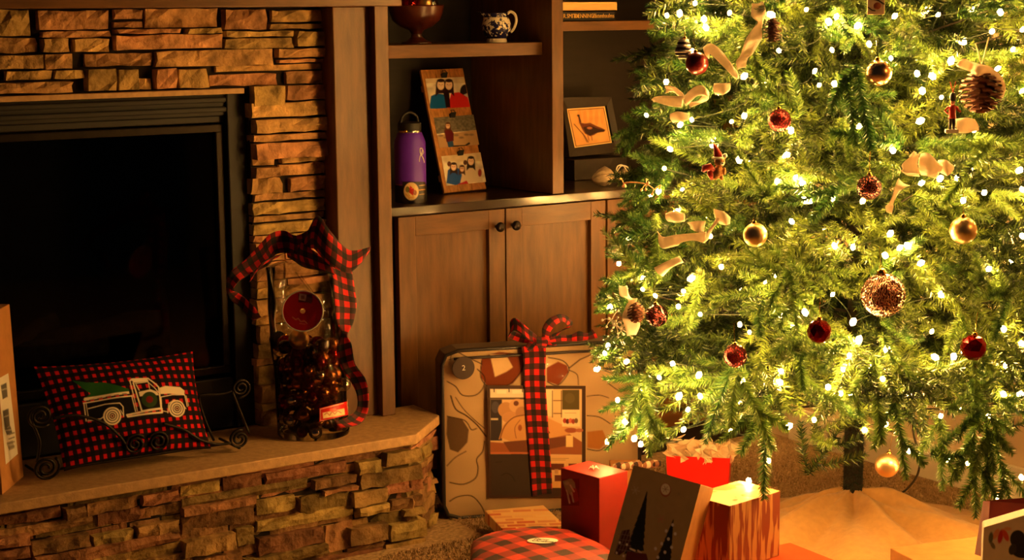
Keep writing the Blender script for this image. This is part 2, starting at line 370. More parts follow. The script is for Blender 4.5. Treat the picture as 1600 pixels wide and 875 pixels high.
mb = MB(); mb.box((.3, 4.196, .47), (1.875, 4.200, 1.1)); mb.build('glass_pane', clear_mat('smoked_glass', (.55, .55, .55), .22, .04), fire)
mb = MB(); mb.box((.2, 4.56, .3), (1.9, 4.58, 1.2)); mb.box((1.88, 4.21, .3), (1.9, 4.56, 1.2)); mb.box((.3, 4.21, .44), (1.88, 4.56, .46)); mb.box((.3, 4.21, 1.12), (1.88, 4.56, 1.14)); mb.build('firebox_liner', mat('sooty_liner', (30, 29, 28), .9, noise=.4, nscale=14), fire)
for i, (a, b, r) in enumerate((((1.05, 4.36, .52), (1.62, 4.38, .53), .035), ((1.15, 4.30, .50), (1.5, 4.44, .60), .03), ((1.3, 4.46, .52), (1.75, 4.30, .60), .028))):
    mb = MB(); mb.tube([Vector(a).lerp(Vector(b), t/6)+Vector((0, 0, random.uniform(-.006, .006))) for t in range(7)], [r*random.uniform(.85, 1.1) for _ in range(7)], 9); mb.build('ceramic_log', mat('charred_log', (62, 50, 40), .9, noise=.5, nscale=40, bump=.004), fire, smooth=True)

mb = MB(); mb.box((.3, 3.99, 1.42), (2.335, 4.035, 1.475)); mb.box((.3, 4.035, 1.42), (2.276, 4.59, 1.475)); mb.box((.3, 4.05, 1.475), (2.276, 4.59, 2.3)); o = mb.build('mantel', M['wood_h'], bevel=.003); tag(o, 'stained wooden mantel shelf running above the stone fireplace', 'mantel')
pil = thing('mantel_column', (2.235, 4.135, .302), 'flat stained wooden column between the stone fireplace and the bookcase', 'column')
mb = MB(); mb.box((2.168, 4.07, .302), (2.302, 4.2, 1.42)); mb.build('post', M['wood'], pil, bevel=.003)

# ------------------------------------------------------------------ raised hearth
hearth = thing('raised_hearth', (1.3, 3.95, 0), 'raised ledger stone hearth with thick pale slab top and clipped right corner', 'hearth')
def prism(pts, z0, z1):
    mb = MB(); n = len(pts); mb.v = [(x, y, z0) for x, y in pts]+[(x, y, z1) for x, y in pts]
    mb.f = [tuple(range(n))[::-1], tuple(range(n, 2*n))]+[(i, (i+1) % n, (i+1) % n+n, i+n) for i in range(n)]; return mb
prism([(.3, 3.812), (2.25, 3.812), (2.414, 3.963), (2.424, 4.118), (2.322, 4.118), (2.322, 4.165), (.3, 4.165)], .275, .302).build('slab', M['slab'], hearth, bevel=.003)
prism([(.3, 3.85), (2.235, 3.85), (2.385, 3.985), (2.40, 4.115), (.3, 4.115)], 0, .275).build('mortar_core', M['mortar'], hearth)
HST = [(-18,95,798,815),(96,131,790,808),(132,216,779,799),(218,277,768,785),(281,345,754,772),(346,410,741,763),(412,540,728,747),
 (-18,146,816,832),(150,220,796,818),(223,277,789,804),(281,482,762,779),(485,553,744,758),(553,591,717,737),(595,653,702,724),(557,656,731,755),(592,659,749,769),(545,600,763,786),
 (554,603,786,801),(606,660,776,793),(399,552,800,818),(625,660,792,803),(540,601,818,846),(604,661,813,840),(596,661,843,856),(281,398,798,825),(399,461,776,800),(468,552,768,797),(281,364,836,862),(365,394,822,850),
 (399,504,830,857),(507,552,816,860),(378,508,859,874),(141,206,829,846),(208,277,815,833),(47,277,847,865),(45,138,838,858),(-18,44,854,872),(-18,44,834,852),(-18,80,876,900),(82,200,868,892),(202,300,868,890),(302,376,866,888),(378,470,877,896),(472,594,864,884),(540,600,850,862),
 (500,556,760,768),(281,398,782,796),(462,467,776,800)]
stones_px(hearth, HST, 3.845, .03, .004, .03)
z = .0
while z < .262:                                            # second, recessed pass fills gaps between the measured stones
    h = random.choice((.022, .03, .04)); h = min(h, .272-z); x = .35
    while x < 2.22:
        w = random.uniform(.08, .28); x1 = min(x+w, 2.235)
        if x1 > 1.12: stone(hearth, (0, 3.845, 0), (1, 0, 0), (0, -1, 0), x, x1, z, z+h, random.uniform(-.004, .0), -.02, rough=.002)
        x = x1
    z += h
# clipped corner face and end
def face_run(p0, p1, zmax):
    p0 = Vector((*p0, 0)); p1 = Vector((*p1, 0)); ex = (p1-p0).normalized(); en = Vector((ex.y, -ex.x, 0)); W = (p1-p0).length; z = 0
    while z < zmax-.006:
        h = min(random.choice((.016, .024, .032, .04)), zmax-z)
        if zmax-z-h < .01: h = zmax-z
        cut = random.uniform(.3, .7)*W if random.random() < .55 else None
        segs = ((-.008, cut), (cut, W+.004)) if cut else ((-.008, W+.004),)
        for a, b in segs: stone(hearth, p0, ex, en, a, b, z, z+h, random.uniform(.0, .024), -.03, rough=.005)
        z += h
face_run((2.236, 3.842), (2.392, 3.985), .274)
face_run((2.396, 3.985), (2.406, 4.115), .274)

# ------------------------------------------------------------------ built-in bookcase and base cabinets
book = thing('built_in_bookcase', (3.08, 4.34, 0), 'dark stained built-in bookcase with open shelves above closed cabinet doors', 'bookcase')
mb = MB(); mb.box((2.278, 4.04, .303), (2.32, 4.585, 2.3)); mb.build('side_panel', M['wood'], book, bevel=.0022)
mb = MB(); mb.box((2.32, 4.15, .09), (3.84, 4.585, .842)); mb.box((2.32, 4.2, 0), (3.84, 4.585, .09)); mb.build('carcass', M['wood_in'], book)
mb = MB(); mb.box((2.32, 4.118, .842), (3.843, 4.585, .868)); mb.build('countertop', M['counter'], book, bevel=.0025)
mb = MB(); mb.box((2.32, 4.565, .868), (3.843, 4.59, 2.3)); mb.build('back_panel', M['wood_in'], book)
mb = MB(); mb.box((2.916, 4.125, .869), (2.957, 4.565, 2.3)); mb.build('divider', M['wood'], book, bevel=.002)
mb = MB(); mb.box((2.321, 4.172, 1.277), (2.915, 4.564, 1.314)); mb.build('shelf', M['wood_h'], book, bevel=.002)
mb = MB(); mb.box((2.958, 4.165, 1.345), (3.842, 4.564, 1.373)); mb.build('shelf', M['wood_h'], book, bevel=.002)
mb = MB(); mb.box((2.321, 4.172, 1.72), (3.842, 4.564, 1.75)); mb.build('shelf', M['wood_h'], book, bevel=.002)
mb = MB(); mb.box((3.80, 4.125, .869), (3.842, 4.565, 2.3)); mb.build('side_panel', M['wood'], book, bevel=.002)
def door(x0, x1, knob_right):
    z0, z1, y0, y1, s = .1, .8385, 4.125, 4.148, .056
    mb = MB(); mb.box((x0, y0, z0), (x0+s, y1, z1)); mb.box((x1-s, y0, z0), (x1, y1, z1)); d = mb.build('door', M['wood'], book, bevel=.0018)
    for za, zb in ((z1-s, z1), (z0, z0+s)):
        mb = MB(); mb.box((x0+s, y0+.0005, za), (x1-s, y1, zb)); mb.build('rail', M['wood_h'], d, bevel=.001)
    mb = MB(); mb.box((x0+s-.002, y0+.016, z0+s-.002), (x1-s+.002, y1-.002, z1-s+.002)); mb.build('recessed_panel', M['wood'], d)
    kx = x1-.03 if knob_right else x0+.022
    mb = MB(); mb.lathe([(.0, .03), (.010, .029), (.0145, .024), (.0145, .019), (.009, .014), (.0055, .01), (.0055, 0), (0, 0)], (kx, y0, .789), 16, axis=(0, -1, 0)); mb.build('knob', M['knob'], d, smooth=True)
door(2.388, 2.7455, True); door(2.7495, 3.112, False); door(3.118, 3.475, True); door(3.479, 3.80, False)
# ------------------------------------------------------------------ Christmas tree
TX, TY = 3.205, 3.163
def R_tree(z):
    if z < .67: return .668
    if z < 1.4: return .668-.2*(z-.67)
    return max(.03, .522-.46*(z-1.4))
FA = math.atan2(FWD.y, FWD.x)
def squash(a): c, s = math.cos(a-FA), math.sin(a-FA); return 1/math.sqrt((c/.85)**2+s*s)   # the tree is a little flatter front to back
def tree_at(px, py, k=1.0):
    """where the photo's point lies on the near side of the tree's outer shell"""
    d = ray(px, py).normalized(); best = None
    t0 = ((TX-CAM.x)*d.x+(TY-CAM.y)*d.y)/(d.x*d.x+d.y*d.y)
    t = t0-1.1
    while t < t0:
        p = CAM+d*t
        if math.hypot(p.x-TX, p.y-TY) <= R_tree(p.z)*k*squash(math.atan2(p.y-TY, p.x-TX)): return p
        t += .006
    return CAM+d*t0
def needle_mat(name, rgb, tip):
    m, nt, b = nodes(name); N = nt.nodes.new; L = nt.links.new
    oi = N('ShaderNodeObjectInfo'); gm = N('ShaderNodeNewGeometry'); ad = N('ShaderNodeMath'); ad.operation = 'ADD'
    L(oi.outputs['Random'], ad.inputs[0]); L(gm.outputs['Random Per Island'], ad.inputs[1])
    cr = N('ShaderNodeValToRGB'); hf = N('ShaderNodeMath'); hf.operation = 'MULTIPLY'; hf.inputs[1].default_value = .5; L(ad.outputs[0], hf.inputs[0]); L(hf.outputs[0], cr.inputs[0])
    e = cr.color_ramp.elements; e[0].color = (*lin(rgb), 1); e[0].position = .2; e[1].color = (*lin(tip), 1); e[1].position = .85
    L(cr.outputs[0], b.inputs['Base Color']); b.inputs['Roughness'].default_value = .34; b.inputs['Specular IOR Level'].default_value = .5
    tr = N('ShaderNodeBsdfTranslucent'); L(cr.outputs[0], tr.inputs[0]); mx = N('ShaderNodeMixShader'); mx.inputs[0].default_value = .18
    L(b.outputs[0], mx.inputs[1]); L(tr.outputs[0], mx.inputs[2]); L(mx.outputs[0], nt.nodes['Material Output'].inputs[0]); return m
M['needle'] = needle_mat('fir_needles', (12, 40, 20), (118, 140, 54))
M['bark'] = mat('tree_bark', (34, 28, 20), .9, noise=.4, nscale=50)
# one spray: stems with flat needle blades, grown along +x, about unit length .2 m
def spray_arrays(L=.2, nside=5, seed=0, nl=.0215, dens=1.0, flat=.55):
    rng = np.random.RandomState(seed); V = []; Fc = []
    def blade(p, d, ln, w):
        s = np.cross(d, rng.normal(size=3)); s /= np.linalg.norm(s)+1e-9; b = len(V)
        V.extend([p-s*w/2, p+s*w/2, p+d*ln]); Fc.append((b, b+1, b+2))
    def twig(p0, d, ln, n0, curve, wood=.0012):
        pts = []; p = np.array(p0, float); d = np.array(d, float)/np.linalg.norm(d); steps = 6
        for i in range(steps+1): pts.append((p.copy(), d.copy())); d = d+curve/steps; d /= np.linalg.norm(d); p = p+d*ln/steps
        for i in range(steps):                       # stem: a three-sided tube made of blades
            a, da = pts[i]; b_, _ = pts[i+1]; s = np.cross(da, [0, 0, 1.]); s /= np.linalg.norm(s)+1e-9; u = np.cross(s, da); q = len(V)
            V.extend([a+s*wood, a-s*wood*.5+u*wood, a-s*wood*.5-u*wood, b_+s*wood*.8, b_-s*wood*.4+u*wood*.8, b_-s*wood*.4-u*wood*.8])
            Fc.extend([(q, q+1, q+4), (q, q+4, q+3), (q+1, q+2, q+5), (q+1, q+5, q+4), (q+2, q, q+3), (q+2, q+3, q+5)])
        for k in range(n0):
            t = (k+.5)/n0; i = min(int(t*steps), steps-1); fr = t*steps-i; p = pts[i][0]*(1-fr)+pts[i+1][0]*fr; dd = pts[i][1]
            s = np.cross(dd, [0, 0, 1.]); s /= np.linalg.norm(s)+1e-9; u = np.cross(s, dd); an = rng.uniform(0, 2*math.pi)
            # flattened: more needles to the sides than above or below
            if rng.rand() < flat: an = rng.choice([0, math.pi])+rng.normal()*.45
            out = s*math.cos(an)+u*math.sin(an); f = .45+.45*t; nd = dd*f+out; nd /= np.linalg.norm(nd)
            ln2 = nl*rng.uniform(.8, 1.15)*(1-.35*max(0, (t-.8)/.2)); blade(p, nd, ln2, .0032)
        return pts
    main = twig((0, 0, 0), (1, 0, 0), L, int(250*dens*L/.2), np.array([0, rng.uniform(-.15, .15), rng.uniform(-.1, .2)]))
    for k in range(nside):
        t = .1+.5*k/max(1, nside-1); i = int(t*6); p = main[i][0]; sg = 1 if k % 2 else -1
        d = main[i][1]*.75+np.array([0, sg*.75, rng.uniform(-.12, .12)]); ln = L*(.68-.45*t)*rng.uniform(.85, 1.15)
        twig(p, d, ln, int(165*dens*ln/.13), np.array([.25, -sg*.2, rng.uniform(-.1, .1)]))
    return np.array(V), np.array(Fc)
SPR = [spray_arrays(.2, 4, 1), spray_arrays(.2, 3, 2), spray_arrays(.22, 4, 3), spray_arrays(.17, 2, 4), spray_arrays(.19, 4, 5)]
TIP0 = len(SPR); SPR += [spray_arrays(.2, 2, 11, .024, 2.0, .6), spray_arrays(.2, 3, 12, .023, 1.8, .6), spray_arrays(.2, 1, 13, .026, 2.2, .5)]
M['needle_tip'] = needle_mat('fir_tip_needles', (40, 92, 38), (146, 176, 84))
SPM = []
for k, (v, f) in enumerate(SPR):
    me = bpy.data.meshes.new('fir_spray'); me.from_pydata(v.tolist(), [], f.tolist()); me.materials.append(M['needle'] if k < TIP0 else M['needle_tip']); SPM.append(me)

KEEP = []          # (px, py, radius in px, depth): things hung on the tree that stay visible
tree = thing('christmas_tree', (TX, TY, .02), 'tall green artificial fir tree hung with lights, baubles and burlap bows', 'christmas tree')
BULBS = [(1086,5),(1062,21),(1042,24),(1103,43),(1081,79),(1041,128),(1063,195),(1081,187),(1163,119),(1194,132),(1163,181),(1143,190),(1236,204),(1205,23),(1189,19),(1217,79),(1115,219),
(1295,34),(1307,26),(1340,40),(1398,25),(1447,16),(1466,23),(1550,49),(1504,65),(1300,78),(1358,69),(1392,91),(1486,95),(1433,115),(1457,119),(1273,111),(1280,133),(1304,131),(1441,142),(1471,152),(1598,46),(1583,77),(1559,107),(1597,143),(1343,197),(1524,200),(1563,19),(1438,189),
(1113,226),(1047,233),(1038,263),(1155,250),(1029,299),(1066,297),(1229,243),(1214,284),(1243,277),(1253,286),(1237,346),(1057,331),(1110,369),(967,412),(1127,417),(1257,313),
(1348,314),(1301,311),(1263,313),(1469,279),(1495,278),(1440,286),(1517,266),(1538,301),(1593,266),(1597,296),(1505,313),(1391,365),(1418,384),(1406,387),(1383,399),(1333,386),(1304,384),(1598,369),(1439,411),(1395,235),(1522,203),
(1005,435),(1004,452),(1024,462),(953,480),(1060,479),(1094,491),(1080,435),(950,541),(945,552),(979,565),(933,576),(1051,568),(1156,507),(1171,519),(1220,493),(1238,511),(1258,488),(1161,597),(1220,580),(1218,597),(1061,619),(1094,619),(1068,455),(1092,586),
(1301,460),(1333,503),(1342,531),(1386,545),(1298,551),(1327,555),(1318,577),(1362,574),(1379,592),(1294,605),(1313,615),(1330,618),(1471,460),(1456,518),(1461,558),(1490,557),(1568,514),(1596,537),(1568,616),(1594,616),(1421,616),(1572,571),
(1157,631),(1233,666),(1272,656),(1351,672),(1384,663),(1421,705),(1481,719),(1512,724),(1470,650),(1201,720),(1170,751),(1558,776),(1574,788),(1596,746),(1142,674),
(949,690),(1012,679),(991,685),(1001,694),(1068,671),(978,658),(1030,590),(1000,610),(965,625),(1075,640),(1100,30),(1140,20),(1180,60),(1010,180),(1260,15),(1520,15),(1195,440),(1545,420),(1210,430),(1500,640),(1545,650)]
B3 = [tree_at(x, y, 1.0 if x < 1110 else .93 if y < 470 else (.93-.09*min(1, (y-470)/120))) for x, y in BULBS]
nvis = len(B3)
rng = random.Random(11)
for i in range(300-nvis):                                   # the strand goes on round the back and up the tree
    z = rng.uniform(.5, 2.0); a = rng.uniform(0, 2*math.pi); q = R_tree(z)*squash(a)*.93; p = Vector((TX+math.cos(a)*q, TY+math.sin(a)*q, z))
    x, y, d = proj(p)
    if 930 < x < 1620 and 0 < y < 720 and depth_of(p) < depth_of((TX, TY, z)): p = Vector((2*TX-p.x, 2*TY-p.y, p.z))
    B3.append(p)
# --- ornaments' places (made below) so that no branch is grown straight across them
ORN = [(1089,99,18),(1373,114,21),(1218,188,18),(1358,293,20),(1180,367,19),(1505,360,22),(1380,461,35),(1280,518,20),(1149,556,19),(1026,493,18),(1521,543,22),(1386,727,19),
 (1205,45,18),(1535,135,40),(993,487,14),(1368,8,18),(1488,165,26),(1115,250,28),(1065,75,14),(1178,55,20),(1140,95,25),(1075,155,34),(1445,262,44),(1400,310,18),(1085,370,45),(1045,332,15),(1120,340,15),(1048,412,22),(984,480,22)]
K_ORN = 1.06
ORN3 = [(x, y, r, depth_of(tree_at(x, y, K_ORN))) for x, y, r in ORN]
BPX = [proj(p) for p in B3[:nvis]]
def blocks(p0, p1):
    for t in (0, .25, .5, .75, 1.0):
        x, y, d = proj(p0.lerp(p1, t))
        for ox, oy, r, od in ORN3:
            if d < od+.03 and (x-ox)**2+(y-oy)**2 < (r+7)**2: return True
        if t > .4:
            for ox, oy, od in BPX:
                if d < od and abs(x-ox) < 8 and abs(y-oy) < 8: return True
    return False
def basis(d, up, roll):
    d = d.normalized(); s = up.cross(d); s = s.normalized() if s.length > 1e-4 else Vector((1, 0, 0)); u = d.cross(s)
    c, n = math.cos(roll), math.sin(roll); s2 = s*c+u*n; u2 = -s*n+u*c
    return d, s2, u2
cands = []
def add_spray(tip, d, L, roll=0.0, force=False, bright=False):
    d = d.normalized(); p0 = tip-d*L
    if not force and blocks(p0+d*L*.2, tip): return
    if bright: cands.append((p0, basis(d, (Vector((0, 0, 1))+Vector((tip.x-TX, tip.y-TY, 0)).normalized()*1.2).normalized(), roll), L, rng.randrange(TIP0, len(SPM))))
    else: cands.append((p0, basis(d, Vector((0, 0, 1)), roll), L, rng.randrange(TIP0)))
ga = math.pi*(3-math.sqrt(5)); n_out = 620
for i in range(n_out):
    z = .43+1.79*((i+.5)/n_out)**1.15; a = i*ga+rng.uniform(-.2, .2); R = (R_tree(z)+rng.gauss(0, .045))*squash(a)
    low = max(0, 1-(z-.41)/.18)
    az = a+rng.gauss(0, .42); el = rng.gauss(-.05, .28)-low*.7
    tip = Vector((TX+math.cos(a)*R, TY+math.sin(a)*R, z+rng.uniform(-.02, .02)))
    add_spray(tip, Vector((math.cos(az)*math.cos(el), math.sin(az)*math.cos(el), math.sin(el))), rng.uniform(.17, .25), rng.gauss(0, .5))
for i in range(300):                                        # plump young tips standing out of the shell all round
    z = rng.uniform(.45, 1.75); a = i*ga+rng.uniform(-.3, .3); R = (R_tree(z)+rng.uniform(-.03, .05))*squash(a); az = a+rng.choice((-1, 1))*rng.uniform(.2, 1.3); el = rng.gauss(-.1, .5)
    add_spray(Vector((TX+math.cos(a)*R, TY+math.sin(a)*R, z)), Vector((math.cos(az)*math.cos(el), math.sin(az)*math.cos(el), math.sin(el))), rng.uniform(.12, .17), rng.gauss(0, .35), bright=True)
for i in range(130):                                        # low skirt of drooping tips
    a = i*ga+rng.uniform(-.2, .2); z = rng.uniform(.38, .50); R = (R_tree(z)-rng.uniform(.0, .30))*squash(a); el = rng.uniform(-1.3, -.35); az = a+rng.gauss(0, .5)
    add_spray(Vector((TX+math.cos(a)*R, TY+math.sin(a)*R, z)), Vector((math.cos(az)*math.cos(el), math.sin(az)*math.cos(el), math.sin(el))), rng.uniform(.16, .22), rng.gauss(0, .5))
for i in range(640):                                        # second, deeper layer
    z = .43+1.4*(i+.5)/640; a = i*ga*1.7+rng.uniform(-.3, .3); R = max(.06, R_tree(z)-rng.uniform(.08, .34))*squash(a)
    az = a+rng.gauss(0, .6); el = rng.gauss(.05, .4)
    add_spray(Vector((TX+math.cos(a)*R, TY+math.sin(a)*R, z)), Vector((math.cos(az)*math.cos(el), math.sin(az)*math.cos(el), math.sin(el))), rng.uniform(.18, .26), rng.uniform(-1, 1))
# sprays that stand out in the photo: tip and direction measured there
SPECIAL = [(1018,28,-1,.1),(1012,50,-1,-.05),(1062,45,-1,.05),(1032,92,-1,.2),(994,112,-1,.55),(990,183,-1,-.1),(1018,212,-1,.5),(980,250,-1,.25),(1045,210,-1,0),(955,340,-1,-.25),(972,365,-1,-.05),(957,377,-1,.8),(980,345,-1,.4),(945,440,-1,-.2),(930,473,-1,.05),
 (1165,110,-.6,.5),(1195,150,.2,-1),(1163,300,-1,-.2),(1222,330,-.8,-.3),(1345,225,.2,-1),(1355,235,.1,-1),(1540,335,1,-.3),(1030,520,-1,-.4),(1065,515,-.4,-.8),(1160,500,-1,-.3),(1250,525,.1,-1),(1015,580,-1,.1),(1055,610,-1,-.2),(1245,565,-1,-.3),(1300,200,-1,.2),(1470,315,-.7,-.8),
 (1188,778,-.1,-1),(1215,700,.5,-1),(1098,690,-.4,-1),(955,708,-.5,-.9),(1015,712,0,-1),(1030,700,.3,-1),(1475,765,0,-1),(1505,750,-.3,-1),(1524,808,0,-1),(1545,792,0,-1),(1583,812,.2,-1),(1422,748,.2,-1),(1372,693,0,-1),(1130,700,-.8,-.8),(1250,610,0,-1),(1535,600,.2,-1),(1580,700,.6,-1),(1560,740,.2,-1),(945,600,-1,-.1),(938,640,-.9,-.4),(970,690,-.7,-.8)]
for x, y, dx, dy in SPECIAL:
    tip = tree_at(x, y, 1.03); d = RGT*dx+UPV*dy-FWD*rng.uniform(.0, .35)
    add_spray(tip, d, rng.uniform(.15, .2), rng.gauss(0, .3), force=True, bright=True)
vis = sorted(range(len(cands)), key=lambda i: depth_of(cands[i][0]) + (5 if not (900 < proj(cands[i][0])[0] < 1640 and -40 < proj(cands[i][0])[1] < 800) else 0))
first = set(vis[:300])
SV = []; SF = []; SM = []; nb = 0; TI = wmat(tree).inverted()
for i, (p0, (d, s, u), L, k) in enumerate(cands):
    sc = L/.2
    if i in first:
        o = bpy.data.objects.new('branch', SPM[k]); COL.objects.link(o); o.parent = tree
        o.matrix_basis = TI @ Matrix(((d.x*sc, s.x*sc, u.x*sc, p0.x), (d.y*sc, s.y*sc, u.y*sc, p0.y), (d.z*sc, s.z*sc, u.z*sc, p0.z), (0, 0, 0, 1)))
    else:
        A = np.array([d, s, u])*sc; v, f = SPR[k]
        SV.append(v @ A + np.array(p0)); SF.append(f+nb); SM.append(np.full(len(f), int(k >= TIP0))); nb += len(v)
SV = np.concatenate(SV); SF = np.concatenate(SF)
me = bpy.data.meshes.new('foliage'); me.vertices.add(len(SV)); me.vertices.foreach_set('co', SV.ravel()); me.loops.add(SF.size); me.loops.foreach_set('vertex_index', SF.ravel().astype(np.int32))
me.polygons.add(len(SF)); me.polygons.foreach_set('loop_start', (np.arange(len(SF))*3).astype(np.int32)); me.update(calc_edges=True)
o = link('foliage', me, M['needle'], tree, kind='stuff'); o.data.materials.append(M['needle_tip']); o.data.polygons.foreach_set('material_index', np.concatenate(SM).astype(np.int32))
# boughs from the pole to the sprays, and the furry pole itself
mb = MB()
for i, (p0, _, L, k) in enumerate(cands):
    if i % 9 == 0:
        zc = max(.38, p0.z-.03-.18*math.hypot(p0.x-TX, p0.y-TY)); mb.tube([(TX, TY, zc), Vector((TX, TY, zc)).lerp(p0, .5)+Vector((0, 0, -.01)), p0], [.005, .003, .0015], 4)
mb.build('boughs', M['bark'], tree, kind='stuff', recalc=False)
mb = MB(); mb.tube([(TX, TY, .02), (TX, TY, 1.2), (TX, TY, 2.5)], [.026, .022, .008], 12); mb.build('trunk', M['bark'], tree, smooth=True)
V = []; Fc = []; r2 = np.random.RandomState(5)
for i in range(2600):
    z = r2.uniform(.05, .46); a = r2.uniform(0, 2*math.pi); c, s = math.cos(a), math.sin(a); rr = .024; w = .0018; b = len(V); h = r2.uniform(.008, .018)
    V += [(TX+c*rr-s*w, TY+s*rr+c*w, z), (TX+c*rr+s*w, TY+s*rr-c*w, z), (TX+c*(rr+h*.7)+r2.uniform(-.005, .005), TY+s*(rr+h*.7)+r2.uniform(-.005, .005), z+r2.uniform(-.012, .012))]; Fc.append((b, b+1, b+2))
me = bpy.data.meshes.new('trunk_needles'); me.from_pydata(V, [], Fc); link('trunk_needles', me, mat('dark_needles', (24, 36, 20), .6), tree, kind='stuff')

# ------------------------------------------------------------------ string of lights
def emit_mat(name, col, strength):
    m = bpy.data.materials.new(name); m.use_nodes = True; nt = m.node_tree; nt.nodes.clear(); e = nt.nodes.new('ShaderNodeEmission'); o = nt.nodes.new('ShaderNodeOutputMaterial')
    e.inputs[0].default_value = (*col, 1); e.inputs[1].default_value = strength; nt.links.new(e.outputs[0], o.inputs[0]); return m
M['bulb'] = emit_mat('warm_bulb', WARM, BULB_STRENGTH)
lights = thing('string_lights', (TX, TY, .02), 'strand of small warm white lights wound through the fir tree', 'string lights')
bm = bmesh.new(); bmesh.ops.create_icosphere(bm, subdivisions=1, radius=.0066, matrix=Matrix.Diagonal((1, 1, 1.35, 1))); bme = bpy.data.meshes.new('bulb'); bm.to_mesh(bme); bm.free(); bme.materials.append(M['bulb']); bme.polygons.foreach_set('use_smooth', [True]*len(bme.polygons))
LI = wmat(lights).inverted()
for p in B3:
    o = bpy.data.objects.new('bulb', bme); COL.objects.link(o); o.parent = lights; o.location = LI @ p; k_ = rng.uniform(.7, 1.25); o.scale = (k_, k_, k_); o.rotation_euler = (rng.uniform(-1, 1), rng.uniform(-1, 1), 0)
mb = MB(); order = sorted(B3, key=lambda p: round(p.z/.09)*10+math.atan2(p.y-TY, p.x-TX))
for a, b in zip(order, order[1:]):
    if (a-b).length < .22:
        mid = (a+b)/2; c = Vector((TX, TY, mid.z)); mid = mid.lerp(c, .18)+Vector((0, 0, -.015)); mb.tube(catmull([a, mid, b], 4), .0011, 4, cap=False)
mb.build('wire', mat('green_wire', (22, 38, 20), .6), lights, kind='stuff', recalc=False)
mb = MB(); mb.tube(catmull([on_d(1425, 640, 4.3), on_d(1428, 680, 4.32), on_d(1437, 715, 4.35), on_d(1432, 745, 4.42), on_z(1412, 768, .012), on_z(1388, 778, .008), on_z(1370, 790, .008)], 6), .0032, 6); o = mb.build('power_cord', mat('dark_cord', (30, 26, 20), .5), smooth=True)
tag(o, 'dark power cord hanging down from the tree to the carpet', 'cord')
# ------------------------------------------------------------------ things on the hearth
M['kraft'] = mat('kraft_cardboard', (184, 128, 74), .75, spec=.2, noise=.12, nscale=30, bump=.0003, bscale=200)
M['print'] = print_mat('printed_paper'); M['gloss_print'] = print_mat('glossy_print', .3, .5); M['cloth_print'] = print_mat('printed_cloth', .85, .15, bump=.0006)
M['check'] = check_mat('buffalo_check_ribbon', .030, .030, red=(230, 22, 14)); M['check_big'] = check_mat('buffalo_check_wide', .028, .033, red=(228, 20, 14))
M['gold'] = mat('gold_cap', (214, 170, 84), .25, metal=1)
M['white'] = mat('white_paper', (232, 226, 212), .6)
def solid(name, front, back, m, parent=None, bevel=.0015):
    mb = MB(); quad_box(mb, front, back); return mb.build(name, m, parent, bevel=bevel)
# cardboard box at the left edge of the hearth
p0 = on_z(4, 773, .303); p1 = on_z(37, 745, .303); t1 = on_d(15, 475, depth_of(p1)+.02); t0 = p0+(t1-p1); back = Vector((-.085, .075, 0))
cb = thing('cardboard_box', p0, 'tall narrow brown cardboard box standing at the far left end of the hearth', 'box')
solid('carton', [t0, t1, p1, p0], [q+back for q in (t0, t1, p1, p0)], M['kraft'], cb)
pr = Print([(-3, 592), (13, 583), (28, 709), (9, 726)], 30, 90, (226, 220, 208))
for k, (y, h) in enumerate(((600, 24), (640, 30), (668, 12), (690, 14))): pr.poly([(1+k*3, y+2), (10+k*3.2, y-2), (12+k*3.6, y+h-4), (4+k*3.4, y+h)], (92, 88, 84) if k < 3 else (150, 140, 120)); pr.line([(2+k*3, y+h*.4), (10+k*3.4, y+h*.3)], 1.5, (180, 176, 168))
for k in range(4): pr.line([(14, 700-k*7), (22, 697-k*7)], 2, (120, 112, 96))
nn = (t1-t0).cross(p0-t0).normalized(); nn = nn if nn.y < 0 else -nn
def box_face(x, y): return on_plane(x, y, p0+nn*.001, nn)
pr.flat('shipping_label', [box_face(-3, 592), box_face(13, 583), box_face(28, 709), box_face(9, 726)], M['print'], cb)

# pillow
BL, BR = on_z(100, 736, .325), on_z(330, 701, .325); TL, TR = on_d(53, 573, depth_of(BL)+.07), on_d(301, 549, depth_of(BR)+.07)
pn = (TR-TL).cross(BL-TL).normalized(); pn = pn if pn.dot(FWD) < 0 else -pn
pr = Print([(53, 573), (301, 549), (330, 701), (100, 736)], 330, 200, (10, 9, 10)); pr.soft = .5
cu, cv = pr.u*19, pr.v*11.5; fu = np.abs((cu % 1)-.5)*2; fv = np.abs((cv % 1)-.5)*2
ru = np.clip((fu-.47)/.13, 0, 1); rv = np.clip((fv-.47)/.13, 0, 1)
pr.c = pr.c*(1-(ru*rv)[..., None])+np.array(lin((206, 20, 20)))*(ru*rv)[..., None]
half = (np.abs(ru-rv) > .5); pr.c = np.where(half[..., None], np.array(lin((36, 8, 10))), pr.c)
def tp(L): return [(100+.13125*x, 580+.13125*y) for x, y in L]
G = (36, 92, 34); W = (240, 226, 196)
pr.poly(tp([(40, 150), (200, 190), (420, 195), (700, 290), (700, 325), (180, 400), (250, 330), (150, 260)]), G)
pr.poly(tp([(165, 440), (720, 365), (800, 560), (640, 600), (220, 650)]), (14, 12, 12)); pr.poly(tp([(840, 340), (1060, 330), (1080, 520), (850, 545)]), (18, 16, 14))
for l, w, c in (([(170, 400), (180, 380), (700, 318), (705, 345), (180, 418), (170, 400)], 0, W),): pr.poly(tp(l), c)
